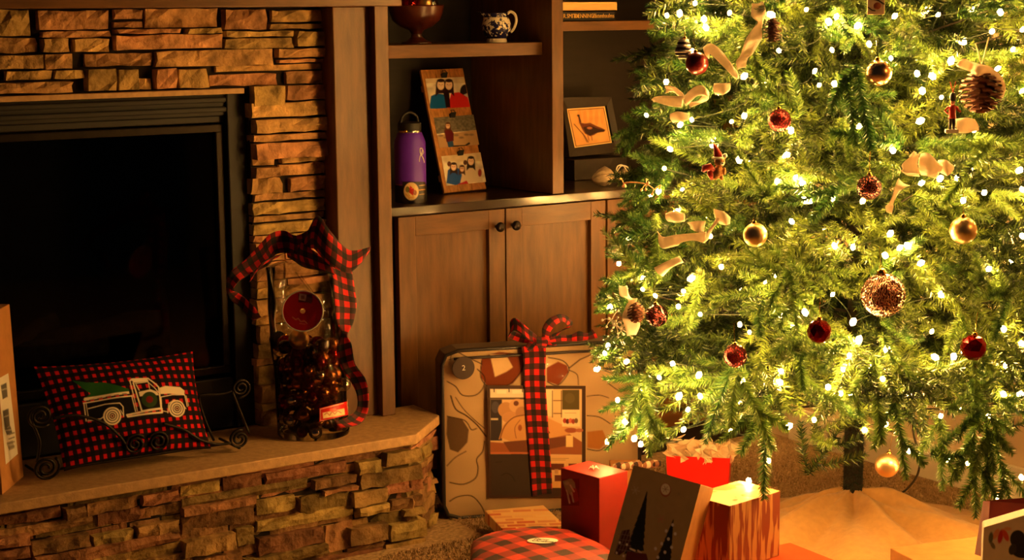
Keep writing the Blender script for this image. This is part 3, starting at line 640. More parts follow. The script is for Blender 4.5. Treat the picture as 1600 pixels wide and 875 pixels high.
for l, w in (([(170, 445), (740, 370)], 1.8), ([(175, 445), (205, 655)], 1.5), ([(200, 445), (235, 640)], .9), ([(225, 655), (370, 640), (400, 620)], 1.3), ([(230, 510), (420, 470), (590, 460), (630, 500), (640, 610)], 1.4), ([(735, 375), (780, 555)], 1.4), ([(760, 375), (800, 550)], 1.0),
             ([(715, 190), (760, 380)], 1.6), ([(755, 210), (850, 545)], 2.2), ([(715, 185), (740, 160), (940, 145), (1030, 225), (1060, 260), (1090, 520)], 2.2), ([(780, 215), (930, 190), (1010, 270), (1075, 350)], 1.3), ([(790, 230), (825, 300)], 1.4), ([(940, 200), (950, 285)], 1.0), ([(680, 595), (1100, 515), (1105, 560), (690, 615), (680, 595)], 2.6), ([(850, 550), (1080, 510)], 1.2), ([(1090, 380), (1240, 340), (1400, 330)], 1.2), ([(1090, 385), (1100, 540), (1180, 550)], 1.0), ([(1410, 330), (1440, 470)], 1.4), ([(1430, 340), (1460, 460)], .9), ([(1180, 560), (1190, 450), (1260, 405), (1350, 420), (1420, 500)], 1.3), ([(640, 600), (600, 540)], .9)): pr.line(tp(l), w, W)
pr.poly(tp([(1070, 270), (1150, 240), (1350, 235), (1410, 275), (1405, 330), (1200, 330), (1080, 345)]), W); pr.poly(tp([(820, 320), (960, 290), (1040, 320), (1060, 360), (830, 375)]), W); pr.poly(tp([(725, 165), (930, 150), (945, 185), (760, 205)]), W)
pr.ell(*tp([(945, 415)])[0], 12.5, 12.5, (48, 70, 34)); pr.ell(*tp([(945, 415)])[0], 5.5, 5.5, (120, 26, 18))
for cx, cy in ((505, 610), (1300, 505)):
    x, y = tp([(cx, cy)])[0]
    for r, c in ((14, W), (11.6, (18, 14, 14)), (10.2, W), (7.6, (22, 14, 14)), (6.2, W), (4.6, (30, 14, 14)), (3, (220, 180, 150)), (1.6, (60, 20, 20))): pr.ell(x, y, r, r*.97, c)
for k in range(5): pr.line(tp([(240+k*95, 407-k*14), (290+k*95, 399-k*14)]), .8, (30, 20, 16))
def pillow_pos(sgn):
    def f(u, v):
        p = TL*(1-u)*(1-v)+TR*u*(1-v)+BR*u*v+BL*(1-u)*v; k = max(0, 16*u*(1-u)*v*(1-v))**.55
        c = (TL+TR+BR+BL)/4; pin = 1-.07*(4*u*(1-u) if (v < .5) else 4*u*(1-u))*(abs(v-.5)*2)**2-.0; pin2 = 1-.05*(4*v*(1-v))*(abs(u-.5)*2)**2
        q = c+(p-c); q = q+(c-p)*((1-pin)+(1-pin2)); return q+pn*(sgn*.045*k+.002*math.sin(u*23+v*11)*k)
    return f
pil2 = thing('throw_pillow', (BL+BR)/2, 'red and black gingham throw pillow with a white pickup truck carrying a green tree', 'pillow')
link('front_cover', pr.mesh('front_cover', pillow_pos(1)), M['cloth_print'], pil2, smooth=True)
pb_ = Print([(53, 573), (301, 549), (330, 701), (100, 736)], 24, 16, (12, 10, 12)); link('back_cover', pb_.mesh('back_cover', pillow_pos(-1)), M['cloth_print'], pil2, smooth=True)

# wrought iron scroll stand
rack = thing('iron_scroll_stand', on_z(220, 710, .303), 'dark wrought iron log stand with scrolled ends holding the truck pillow', 'log stand')
def scroll(px, py, rp, Y, turns=2.1, start=0, sgn=1, r=.0034):
    c = on_y(px, py, Y); R = rp*depth_of(c)/F_PX; n = int(turns*18); P = []
    for i in range(n+1):
        t = i/n; a = start+sgn*t*turns*2*math.pi; q = R*(1-.8*t); P.append(c+Vector((math.cos(a)*q*1.12, 0, math.sin(a)*q)))
    return P
def rod(pts, r=.0036, name='rod'): mb = MB(); mb.tube(pts, r, 7); return mb.build(name, M['iron'], rack, smooth=True)
Yf = 3.915
for (px, py, rp, Y, st, sg) in ((374, 686, 15, Yf, 1.2, 1), (376, 606, 15, Yf, 4.4, 1), (63, 650, 19, Yf, 5.4, -1), (72, 731, 20, Yf, .8, -1), (211, 694, 16, Yf-.01, .5, 1), (247, 690, 16, Yf-.01, 2.6, -1)): rod(scroll(px, py, rp, Y, 2.2, st, sg), name='scroll')
def yy(L, Y): return catmull([on_y(x, y, Y) for x, y in L], 6)
rod(yy([(363, 612), (376, 645), (389, 677)], Yf)); rod(yy([(50, 660), (62, 690), (58, 722)], Yf))
rod(yy([(92, 733), (200, 716), (360, 692)], Yf)); rod(yy([(80, 741), (200, 723), (340, 703)], Yf+.11))
rod(yy([(254, 662), (286, 671), (312, 687), (340, 694), (360, 692)], Yf-.01)); rod(yy([(82, 654), (119, 649), (160, 660), (185, 680), (196, 694)], Yf-.01))
rod(yy([(362, 611), (345, 616), (320, 617), (311, 622), (318, 650), (334, 688)], Yf+.06)); rod([on_y(374, 700, Yf), on_y(374, 700, Yf)+Vector((.0, .12, 0))]); rod([on_y(66, 744, Yf), on_y(66, 744, Yf)+Vector((0, .12, 0))])

# clear cylinder full of baubles
CC = on_z(490, 676, .303); CC = Vector((CC.x, CC.y, .303)); rr_ = .094; HH = .445
M['clear'] = clear_mat('clear_acetate', (.88, .86, .84), .22, .05)
cyl = thing('clear_gift_cylinder', CC, 'tall clear plastic cylinder of baubles on the hearth with a red checked bow', 'container')
leanx = -.022
def cyl_mesh(r, z0, z1, n=40, wob=.0018):
    mb = MB(); rows = 22
    for j in range(rows+1):
        z = z0+(z1-z0)*j/rows
        for k in range(n):
            a = 2*math.pi*k/n; q = r+wob*math.sin(3*a+z*22)+wob*.7*math.sin(7*a-z*50); mb.v.append((CC.x+leanx*z/HH+q*math.cos(a), CC.y+q*math.sin(a), CC.z+z))
    for j in range(rows):
        for k in range(n): mb.f.append((j*n+k, j*n+(k+1) % n, (j+1)*n+(k+1) % n, (j+1)*n+k))
    return mb
cyl_mesh(rr_, .001, HH).build('wall', M['clear'], cyl, smooth=True)
mb = MB(); mb.lathe([(0, 0), (rr_*1.01, 0), (rr_*1.015, .006), (rr_*1.015, .010)], CC, 40); mb.build('base', M['clear'], cyl, smooth=True)
mb = MB(); ct = CC+Vector((leanx, 0, HH)); mb.lathe([(rr_*1.0, -.004), (rr_*.98, .004), (rr_*.7, .012), (rr_*.3, .016), (.0, .017)], ct, 40); mb.build('lid', M['clear'], cyl, smooth=True)
mb = MB(); mb.tube(catmull([on_d(462, 425, 4.15), on_d(478, 447, 4.14), on_d(494, 466, 4.13), on_d(509, 485, 4.125)], 5), .0016, 5); mb.tube(catmull([on_d(470, 430, 4.15), on_d(492, 460, 4.135), on_d(508, 483, 4.13)], 5), .0010, 5); mb.build('film_crease', M['clear'], cyl, smooth=True)
# round red disc label hanging inside the front of the cylinder
dc = on_d(473, 486, 4.155); dn = (CAM-dc).normalized(); dx = (RGT-dn*RGT.dot(dn)).normalized(); dy = dn.cross(dx); R0 = 31.5*4.155/F_PX
dl = thing('disc_label', dc, 'round red disc label with pale rim and small barcode inside the clear cylinder', 'label')
pr = Print([(441, 455), (505, 455), (505, 518), (441, 518)], 64, 64, (196, 26, 14)); pr.ell(473, 486.5, 40, 40, (198, 26, 14)); pr.ell(458, 478, 14, 18, (214, 34, 16), a=.5)
pr.rect(466, 460, 488, 473, (90, 20, 16)); pr.poly([(468, 459), (479, 461), (477, 471), (467, 469)], (214, 176, 160)); pr.rect(470, 462, 476, 468, (150, 96, 88)); pr.poly([(479, 463), (489, 467), (486, 475), (478, 472)], (120, 70, 56)); pr.line([(457, 496), (462, 500), (466, 498), (470, 503), (476, 502), (480, 506)], 1.3, (240, 150, 110)); pr.line([(468, 506), (477, 507)], .8, (240, 140, 100))
mbd = bmesh.new(); me = pr.mesh('disc', lambda u, v: dc+dx*(u-.5)*2*R0+dy*(.5-v)*2*R0); mbd.from_mesh(me)
kill = []
for f in mbd.faces:
    q = f.calc_center_median()-dc; r = math.hypot(q.dot(dx), q.dot(dy))
    if r > R0*.97 or r < R0*.13: kill.append(f)
bmesh.ops.delete(mbd, geom=kill, context='FACES'); mbd.to_mesh(me); mbd.free(); link('disc', me, M['gloss_print'], dl)
mb = MB(); mb.tube([dc+dx*R0*math.cos(a)+dy*R0*math.sin(a) for a in np.linspace(0, 2*math.pi, 41)[:-1]], .0016, 6, close=True); mb.build('rim', M['white'], dl, smooth=True)
# printed side label wrapped on the cylinder
def on_cyl(px, py, off=.0015):
    d = ray(px, py).normalized(); c = CC; t = 3.5
    while t < 5:
        p = CAM+d*t; cx = c.x+leanx*(p.z-c.z)/HH
        if math.hypot(p.x-cx, p.y-c.y) <= rr_+off: return p
        t += .0015
    return on_cyl(px-1, py, off) if px > 440 else CC
pr = Print([(499, 638), (554, 624), (554, 646), (499, 659)], 110, 44, (206, 24, 22)); pr.soft = .5
pr.line([(500.5, 639.5), (537, 630)], 1.0, (236, 190, 170)); pr.line([(500.5, 639.5), (501, 657)], 1.0, (236, 190, 170)); pr.line([(501, 657.5), (520, 655.5)], 1.0, (236, 190, 170))
pr.poly([(504, 645), (538, 638), (539, 648), (505, 654)], (240, 216, 160)); pr.line([(507, 648), (511, 645), (515, 649), (519, 643), (523, 647), (528, 642), (533, 645)], 1.4, (206, 120, 90)); pr.ell(521, 641, 6, 2.6, (224, 90, 60))
pr.poly([(542, 629), (554, 624), (554, 640), (544, 646)], (248, 226, 170)); [pr.line([(545+i*2.2, 629), (545.5+i*2.2, 642)], .7, (60, 44, 34)) for i in range(4)]
def lab(u, v):
    x = 499+55*u; y = (638-14*u)*(1-v)+(659-13*u)*v; return on_cyl(x, y, .002)
link('side_label', pr.mesh('side_label', lab), M['gloss_print'], cyl, smooth=True)
# baubles inside
BMAT = {'red': mat('red_mirror_bauble', (150, 14, 14), .12, metal=.85), 'silver': mat('silver_bauble', (190, 186, 180), .14, metal=1), 'bronze': mat('bronze_bauble', (142, 86, 44), .2, metal=.9), 'black': mat('smoke_bauble', (40, 34, 36), .15, metal=.7), 'champ': mat('champagne_bauble', (226, 182, 116), .28, metal=.9), 'maroon': mat('maroon_bauble', (88, 12, 22), .14, metal=.7)}
BL_ = {'red': 'red mirror bauble among the mixed ones inside the clear cylinder', 'silver': 'silver bauble among the mixed ones inside the clear cylinder', 'bronze': 'bronze brown bauble among the mixed ones inside the clear cylinder', 'black': 'smoky dark bauble among the mixed ones inside the clear cylinder', 'maroon': 'deep maroon bauble among the mixed ones inside the clear cylinder', 'champ': 'champagne gold bauble inside the clear cylinder'}
BG = {k: v.split(' bauble')[0]+' baubles inside the cylinder' for k, v in BL_.items()}
def bauble_mesh(m, cap=True):
    bm = bmesh.new(); bmesh.ops.create_uvsphere(bm, u_segments=20, v_segments=12, radius=1); me = bpy.data.meshes.new('shell'); bm.to_mesh(me); bm.free(); me.materials.append(m); me.polygons.foreach_set('use_smooth', [True]*len(me.polygons)); return me
mb = MB(); mb.lathe([(0, 1.22), (.10, 1.2), (.2, 1.14), (.22, .95), (.2, .93)], (0, 0, 0), 10); mb.tube([(.07*math.cos(a), 0, 1.27+.09*math.sin(a)) for a in np.linspace(-.5, 3.6, 8)], .02, 4); capme = mb.mesh('cap'); capme.materials.append(M['gold']); capme.polygons.foreach_set('use_smooth', [True]*len(capme.polygons))
BM = {k: bauble_mesh(m) for k, m in BMAT.items()}
placed = []
def jar_ball(c, r, k, own=None):
    tier = 'bottom' if c.z < .375 else ('middle' if c.z < .455 else 'top'); side = 'left' if (c-CC).dot(RGT) < 0 else 'right'; fb = 'front' if (c-CC).dot(FWD) < 0 else 'back'
    t = thing('bauble', c, own or BL_[k].split(' among')[0]+' in the pile inside the clear cylinder, %s %s, %s side' % (tier, side, fb), 'bauble', None if own else BG[k]+', %s %s %s' % (tier, side, fb), rot=(rng.uniform(-2, 2), rng.uniform(-2, 2), 0)); placed.append((c, r))
    for nm, me in (('shell', BM[k]), ('cap', capme)):
        o = bpy.data.objects.new(nm, me); COL.objects.link(o); o.parent = t; o.scale = (r, r, r)
def jar_px(px, py, r, back=.0):
    d = ray(px, py).normalized(); t = 3.5
    while t < 5:
        p = CAM+d*t; cx = CC.x+leanx*(p.z-CC.z)/HH
        if math.hypot(p.x-cx, p.y-CC.y) <= rr_-r-.003: return p+FWD*back
        t += .002
    return CAM+d*(CC-CAM).length
jar_ball(jar_px(493, 676, .018), .018, 'silver', 'silver mirror bauble at the very bottom front of the clear cylinder'); jar_ball(jar_px(467, 530, .027), .027, 'champ', 'large champagne bauble on top of the pile inside the clear cylinder'); jar_ball(jar_px(434, 530, .023), .023, 'black', 'large smoky bauble at upper left of the pile inside the cylinder')
jar_ball(jar_px(536, 600, .021), .021, 'silver', 'bright silver bauble pressed to the right side of the clear cylinder'); jar_ball(jar_px(521, 610, .018), .018, 'bronze', 'bright bronze bauble just above the printed side label of the cylinder')
tries = 0
while len(placed) < 105 and tries < 14000:
    tries += 1; r = rng.choice((.015, .017, .019, .022)); a = rng.uniform(0, 6.28); q = (rr_-r-.004)*math.sqrt(rng.uniform(.1, 1)); z = .303+r+rng.uniform(0, .225); c = Vector((CC.x+leanx*(z-.303)/HH+q*math.cos(a), CC.y+q*math.sin(a), z))
    if all((c-p).length > (r+s)*.93 for p, s in placed): jar_ball(c, r, rng.choice(('red', 'silver', 'bronze', 'black', 'black', 'maroon', 'maroon', 'bronze')))
# checked bow on the cylinder (a thing of its own, tied over the lid)
bow = thing('checked_bow', ct+Vector((0, 0, .03)), 'red and black checked ribbon bow with long tail on the clear cylinder', 'bow')
def c5(L): return [tuple([340+.457*a[0], 320+.457*a[1], 340+.457*a[2], 320+.457*a[3]]+list(a[4:])) for a in L]
D = 4.10
ribbon('loop', pxpairs(c5([(318, 75, 300, 165, .05), (345, 38, 330, 150, .02), (390, 95, 375, 200, 0), (440, 150, 440, 232, .02), (480, 155, 478, 212, .03), (522, 143, 515, 165, .05)]), D), M['check'], bow, wave=.0015)
ribbon('loop', pxpairs(c5([(318, 80, 310, 185, .03), (270, 105, 270, 170, .06), (225, 88, 235, 165, .08), (180, 100, 200, 170, .06), (140, 140, 175, 205, .03), (92, 190, 118, 235, 0), (42, 232, 72, 262, -.02), (28, 280, 52, 292, 0), (42, 322, 68, 300, .02), (80, 352, 92, 318, .03), (118, 392, 122, 345, .02), (150, 385, 128, 352, .02)]), D), M['check'], bow, wave=.0015)
ribbon('loop', pxpairs(c5([(235, 165, 205, 180, .02), (190, 178, 165, 200, .0), (150, 200, 128, 230, -.01), (118, 245, 108, 265, .01)]), D), M['check'], bow)
ribbon('loop', pxpairs(c5([(250, 120, 240, 180, .10), (290, 130, 300, 215, .05), (340, 165, 350, 225, .02), (385, 190, 400, 240, .02)]), D), M['check'], bow, wave=.002)
ribbon('tail', pxpairs(c5([(382, 190, 455, 215, .0, .03), (393, 260, 470, 290, -.01, .03), (400, 340, 474, 350, -.01, .03), (408, 400, 465, 400, .0, .03), (424, 440, 444, 446, .02, .02), (408, 492, 458, 476, .02), (424, 560, 472, 545, .02), (452, 600, 505, 592, .03), (476, 650, 516, 640, .03), (474, 700, 512, 712, .02), (440, 728, 480, 752, -.02), (398, 738, 420, 762, -.04)]), D+.03), M['check'], bow, wave=.001)

# ------------------------------------------------------------------ things on the bookcase
Zc = .8685
# purple water bottle
bc = on_z(642, 315, Zc); by = bc.y; k = depth_of(bc)/F_PX
def zy(y, Y=by, x=642): return on_y(x, y, Y).z
z_sh, z_lid, z_top = zy(222), zy(206), zy(192)
bt = thing('water_bottle', bc, 'purple insulated water bottle with black loop lid standing beside the photo board', 'bottle')
rb = 24.5*k
mb = MB(); mb.lathe([(0, 0), (rb*.96, 0), (rb, .004), (rb, z_sh-Zc), (rb*.94, z_sh-Zc+.008), (rb*.78, z_lid-Zc-.003), (rb*.7, z_lid-Zc)], bc, 40)
o = mb.build('body', mat('purple_powder_coat', (92, 34, 190), .45, spec=.5, bump=.0002, bscale=900), bt); smooth_angle(o)
mb = MB(); mb.lathe([(rb*.72, z_lid-Zc-.001), (rb*.74, z_lid-Zc+.003), (rb*.72, z_lid-Zc+.005)], bc, 40); mb.build('steel_ring', mat('steel', (200, 196, 190), .2, metal=1), bt, smooth=True)
mb = MB(); mb.lathe([(rb*.72, z_lid-Zc+.004), (rb*.75, z_lid-Zc+.008), (rb*.74, z_top-Zc), (rb*.6, z_top-Zc+.003), (0, z_top-Zc+.003)], bc, 36); o = mb.build('lid', M['black'], bt); smooth_angle(o)
mb = MB(); w = rb*.62; hl = .03; mb.tube(catmull([bc+Vector((-w, 0, z_top-Zc-.006)), bc+Vector((-w*.85, 0, z_top-Zc+hl*.6)), bc+Vector((0, 0, z_top-Zc+hl)), bc+Vector((w*.85, 0, z_top-Zc+hl*.6)), bc+Vector((w, 0, z_top-Zc-.006))], 6), .004, 8); mb.build('carry_loop', M['black'], bt, smooth=True)
def on_bot(px, py, off=.0008):
    d = ray(px, py).normalized(); t = 4.2
    while t < 5.4:
        p = CAM+d*t
        if math.hypot(p.x-bc.x, p.y-bc.y) <= rb+off: return p
        t += .001
    return on_bot(px-1 if px > 642 else px+1, py, off)
q = on_bot(628, 206, 0) if False else bc+Vector((-rb*.6, -rb*.55, z_lid-Zc+.004))
mb = MB(); mb.lathe([(0, .004), (.004, .003), (.005, 0)], q, 14, axis=(-.3, -1, 0)); mb.build('hinge_pin', M['gold'], bt, smooth=True)
lw = []
for px, py in [(655, 253), (656, 245), (659, 239), (660, 233), (658, 231.5), (656, 233), (657, 240), (661, 247), (663, 254)]: lw.append(on_bot(px, py, .0012))
mb = MB(); mb.tube(catmull(lw, 4), .0014, 5); mb.tube([on_bot(660.5, 234, .0012), on_bot(662, 238, .0012), on_bot(659, 243, .0012)], .0012, 5); mb.build('ribbon_decal', M['white'], bt, smooth=True)
mb = MB(); mb.lathe([(rb*1.004, zy(287)-Zc-.0012), (rb*1.012, zy(287)-Zc), (rb*1.004, zy(287)-Zc+.0012)], bc, 40); mb.build('foot_line', M['gold'], bt, smooth=True)
mb = MB(); mb.lathe([(rb*1.006, .001), (rb*1.012, .003), (rb*1.012, zy(290)-Zc), (rb*1.004, zy(288.5)-Zc)], bc, 40); o = mb.build('boot', M['black'], bt); smooth_angle(o)
pr = Print([(629, 284), (666, 284), (666, 319), (629, 319)], 60, 56, (10, 8, 12)); pr.soft = .4; pr.rect(628, 283, 668, 320, (16, 12, 20))
pr.ell(643, 299, 12, 14, (222, 190, 140)); pr.ell(643, 299, 9.5, 11.5, (232, 200, 130)); pr.poly([(641, 290), (648, 296), (646, 306), (639, 300)], (200, 40, 30)); pr.ell(637, 296, 3.4, 4.6, (120, 116, 60)); pr.line([(634, 303), (640, 309), (647, 308)], 1.6, (226, 160, 60)); pr.ell(649, 301, 3, 4, (150, 80, 40)); pr.line([(656, 290), (665, 289)], 1.2, (200, 170, 110)); pr.line([(656, 297), (665, 296)], 1.4, (214, 150, 60)); pr.line([(656, 304), (664, 303)], 1.2, (180, 140, 90))
link('sticker', pr.mesh('sticker', lambda u, v: on_bot(629+36*u, 284+35*v, .0014)), M['gloss_print'], bt, smooth=True)
# photo board
B0, B1 = on_z(692, 303, Zc+.001), on_z(758, 297, Zc+.001); T0 = on_y(655, 111, 4.515); T1 = on_plane(721, 108, B0, (B1-B0).cross(T0-B0).normalized()); B1 = T1+(B0-T0)*1.0+((B1-T1)-(B0-T0)).project(T1-T0)
bd = thing('photo_clipboard', (B0+B1)/2, 'leaning wooden plank board with three family photos held by black clips', 'photo board')
def bp(x, y):                                                # pixel on the board plane
    n = (B1-B0).cross(T0-B0).normalized(); return on_plane(x, y, B0, n)
bn = (B1-B0).cross(T0-B0).normalized(); bn = bn if bn.dot(FWD) < 0 else -bn
M['pine'] = mat('oiled_pine', (196, 134, 70), .55, noise=.35, nscale=12, stretch=(8, 8, 1), rand=.12)
for a, b in ((0, .328), (.334, .664), (.67, 1)):
    j = random.uniform(-.003, .003); f = [T0.lerp(T1, a), T0.lerp(T1, b), B0.lerp(B1, b), B0.lerp(B1, a)]; f = [p+bn*.008+Vector((0, 0, 0)) for p in f]; solid('plank', f, [p-bn*.009 for p in f], M['pine'], bd, bevel=.0012)
for t in (.12, .85):
    f = [T0.lerp(B0, t), T1.lerp(B1, t), T1.lerp(B1, t+.05), T0.lerp(B0, t+.05)]; f = [p-bn*.001 for p in f]; solid('batten', f, [p-bn*.008 for p in f], M['pine'], bd)
def photo(quad, paint, lbl):
    pr = Print(quad, 76, 56, (244, 230, 206)); pr.soft = .45; paint(pr); c = [bp(x, y)+bn*.0095 for x, y in quad]; o = pr.flat('photograph', c, M['gloss_print'], bd); o['label'] = lbl
    o.modifiers.new('thickness', 'SOLIDIFY').thickness = .0005; return o
def face(pr, x, y, r, skin, hair, side=0):
    pr.ell(x, y+.6, r*1.18, r*1.5, hair); pr.poly([(x-r*1.15, y), (x-r*1.35, y+r*3.0), (x-r*.5, y+r*2.2), (x+r*.6, y+r*2.2), (x+r*1.35, y+r*3.0), (x+r*1.15, y)], hair); pr.ell(x, y+.8, r*.9, r*1.22, skin); pr.ell(x, y-r*.95, r*.95, r*.42, hair)
    pr.ell(x-r*.36, y+.2, .55, .45, (50, 30, 24)); pr.ell(x+r*.36, y+.2, .55, .45, (50, 30, 24)); pr.ell(x, y+r*.72, r*.36, .6, (250, 240, 235)); pr.line([(x, y+.5), (x+.2, y+r*.35)], .4, (190, 120, 90))
def p1_(pr):
    pr.mottle(.35, 9, 4); pr.rect(640, 100, 740, 132, (222, 196, 150), .6); pr.ell(724, 146, 8, 12, (40, 34, 34)); pr.poly([(722, 150), (734, 145), (736, 172), (728, 172)], (214, 206, 214))
    pr.poly([(668, 172), (671, 152), (680, 148), (694, 150), (697, 172)], (20, 100, 176)); pr.poly([(696, 172), (702, 148), (714, 146), (728, 154), (734, 172)], (228, 46, 44))
    face(pr, 686, 134, 6.4, (255, 222, 192), (52, 26, 18)); face(pr, 698.5, 134, 6.2, (255, 218, 188), (46, 20, 16)); pr.poly([(690, 146), (694, 170), (701, 170), (699, 146)], (34, 16, 14))
def p2_(pr):
    pr.mottle(.3, 14, 8); pr.poly([(670, 180), (745, 180), (745, 205), (670, 212)], (118, 112, 96)); pr.mottle(.5, 24, 9); pr.poly([(676, 214), (748, 204), (750, 232), (682, 234)], (196, 158, 112)); [pr.ell(686+8*i, 214+3*math.sin(i*2), 4, 1.8, (150, 124, 96)) for i in range(7)]
    pr.line([(702, 231), (724, 230), (730, 226)], 3.2, (34, 30, 36)); pr.poly([(694, 216), (703, 214), (706, 228), (704, 233), (698, 233)], (48, 84, 128)); pr.poly([(691, 206), (700, 202), (706, 210), (706, 222), (695, 224)], (96, 18, 34)); face(pr, 697, 198, 3.6, (236, 190, 150), (96, 44, 22))
def p3_(pr):
    pr.mottle(.4, 10, 14); pr.rect(690, 240, 752, 254, (232, 208, 160), .7); pr.poly([(695, 288), (697, 268), (704, 262), (716, 266), (722, 286), (712, 292)], (36, 90, 176)); pr.poly([(716, 288), (722, 262), (734, 258), (746, 264), (752, 286)], (226, 204, 176)); pr.poly([(712, 290), (726, 284), (730, 290), (714, 294)], (196, 30, 50))
    face(pr, 706, 262, 4.6, (255, 216, 184), (50, 24, 18)); face(pr, 719, 265, 3.8, (232, 186, 148), (74, 40, 24)); face(pr, 733, 253, 5.2, (255, 216, 184), (34, 18, 14)); pr.ell(699, 258, 3, 4, (110, 64, 40)); pr.ell(724, 256, 3, 4, (96, 52, 32)); pr.ell(747, 272, 3, 6, (150, 40, 40))
photo([(662, 125), (722, 122), (732, 169), (670, 172)], p1_, 'photo of two smiling long-haired women, one in blue, one in red')
photo([(675, 186), (737, 181), (746, 228), (684, 233)], p2_, 'photo of a woman in a dark red top sitting outdoors')
photo([(687, 246), (748, 240), (757, 286), (695, 292)], p3_, 'photo of a group of three people close together')
for x, y in ((690.5, 120), (703.5, 182), (716, 241)):
    c = bp(x, y); ux = (T1-T0).normalized(); uy = (T0-B0).normalized()
    def P(a, b, h): return c+ux*a*.011+uy*b*.011+bn*h
    mb = MB(); quad_box(mb, [P(-.9, .45, .022), P(.9, .45, .022), P(.9, -.75, .012), P(-.9, -.75, .012)], [P(-.9, .45, .006), P(.9, .45, .006), P(.9, -.75, .009), P(-.9, -.75, .009)]); mb.tube([P(-.6, .5, .02), P(-.5, 1.3, .016), P(.5, 1.3, .016), P(.6, .5, .02)], .0011, 5); mb.build('clip', M['black'], bd, bevel=.001)
# pedestal bowl
Zs = 1.3145; Yb = 4.33; b0 = on_y(651, 68, Yb); b0.z = Zs; k = depth_of(b0)/F_PX; zb = lambda y: on_y(651, y, Yb).z-Zs
bw = thing('pedestal_bowl', b0, 'brown red pedestal fruit bowl on the upper left bookcase shelf', 'bowl')
mb = MB(); mb.lathe([(0, 0), (24*k, 0), (24*k, .003), (18*k, .007), (9*k, zb(58)), (8*k, zb(53)), (12*k, zb(47)), (25*k, zb(42)), (37*k, zb(32)), (42*k, zb(20)), (43.5*k, zb(10)), (45*k, zb(9)), (44*k, zb(8)), (41*k, zb(12)), (36*k, zb(28)), (20*k, zb(38)), (0, zb(40))], b0, 48); o = mb.build('body', mat('glazed_oxblood', (84, 34, 18), .25, spec=.6, noise=.4, nscale=16, coat=.3), bw); smooth_angle(o)
ctop = b0+Vector((0, 0, zb(14)))
for (dx_, dy_, dz_, r, k2, lb) in ((-.035, -.02, .012, .026, 'red', 'red bauble resting in the pedestal bowl at left'), (.008, -.035, .014, .024, 'champ', 'champagne bauble resting in the middle of the pedestal bowl'), (.04, -.01, .012, .026, 'silver', 'silver bauble resting in the pedestal bowl at right'), (.0, .035, .016, .026, 'bronze', 'bronze bauble at the back of the pedestal bowl')):
    t = thing('bauble', ctop+Vector((dx_, dy_, dz_)), lb, 'bauble')
    for nm, me in (('shell', BM[k2]), ('cap', capme)): o = bpy.data.objects.new(nm, me); COL.objects.link(o); o.parent = t; o.scale = (r, r, r)
# transferware pitcher
Yp = 4.26; p0_ = on_y(776, 65.5, Yp); p0_.z = Zs; k = depth_of(p0_)/F_PX; zp = lambda y: on_y(776, y, Yp).z-Zs
m, nt, b = nodes('blue_transferware'); N = nt.nodes.new; L = nt.links.new
tc = N('ShaderNodeTexCoord'); nz = N('ShaderNodeTexNoise'); nz.inputs['Scale'].default_value = 95; nz.inputs['Detail'].default_value = 3; L(tc.outputs['Object'], nz.inputs[0]); sp = N('ShaderNodeSeparateXYZ'); L(tc.outputs['Object'], sp.inputs[0])
z0_, z1_ = zp(60), zp(33); band = N('ShaderNodeMapRange'); band.inputs[1].default_value = zp(58); band.inputs[2].default_value = zp(28); band.inputs[3].default_value = .22; band.inputs[4].default_value = -.04; L(sp.outputs[2], band.inputs[0]); ad = N('ShaderNodeMath'); ad.operation = 'ADD'; L(nz.outputs[0], ad.inputs[0]); L(band.outputs[0], ad.inputs[1])
foot = N('ShaderNodeMath'); foot.operation = 'GREATER_THAN'; foot.inputs[1].default_value = zp(60); L(sp.outputs[2], foot.inputs[0]); mu = N('ShaderNodeMath'); mu.operation = 'MULTIPLY'; L(ad.outputs[0], mu.inputs[0]); L(foot.outputs[0], mu.inputs[1])
rim = N('ShaderNodeMath'); rim.operation = 'GREATER_THAN'; rim.inputs[1].default_value = zp(27); L(sp.outputs[2], rim.inputs[0]); r2_ = N('ShaderNodeMath'); r2_.operation = 'MULTIPLY'; r2_.inputs[1].default_value = .18; L(rim.outputs[0], r2_.inputs[0]); a3 = N('ShaderNodeMath'); a3.operation = 'ADD'; L(mu.outputs[0], a3.inputs[0]); L(r2_.outputs[0], a3.inputs[1])
cr = N('ShaderNodeValToRGB'); cr.color_ramp.elements[0].position = .54; cr.color_ramp.elements[0].color = (*lin((238, 226, 204)), 1); cr.color_ramp.elements[1].position = .6; cr.color_ramp.elements[1].color = (*lin((30, 30, 72)), 1); L(a3.outputs[0], cr.inputs[0]); L(cr.outputs[0], b.inputs['Base Color']); b.inputs['Roughness'].default_value = .18
M['ware'] = m; M['ware_plain'] = mat('white_glaze', (236, 224, 200), .18)
pt = thing('cream_pitcher', p0_, 'small white pitcher with dark blue transfer pattern on the bookcase shelf', 'pitcher')
prof = [(0, 0), (16*k, 0), (16.5*k, .004), (15*k, zp(60)), (19*k, zp(55)), (22.5*k, zp(46)), (23*k, zp(39)), (20.5*k, zp(31)), (17.5*k, zp(26)), (17.5*k, zp(22)), (19*k, zp(20)), (18*k, zp(20)), (16.3*k, zp(23)), (16*k, zp(30)), (10*k, zp(52)), (0, zp(54))]
mb = MB(); mb.lathe(prof, (0, 0, 0), 40)
ld = -RGT.copy(); ld.z = 0; ld.normalize(); V2 = []
for x, y, z in mb.v:
    p = Vector((x, y, 0)); t = max(0, (z-zp(28))/(zp(20)-zp(28))); c = p.dot(ld)/(p.length+1e-9) if p.length > 0 else 0
    if c > .75 and p.length > 14*k: kk = (c-.75)/.25; p += ld*kk*t*12*k; z += kk*t*.004
    V2.append((p.x+p0_.x, p.y+p0_.y, z+p0_.z))
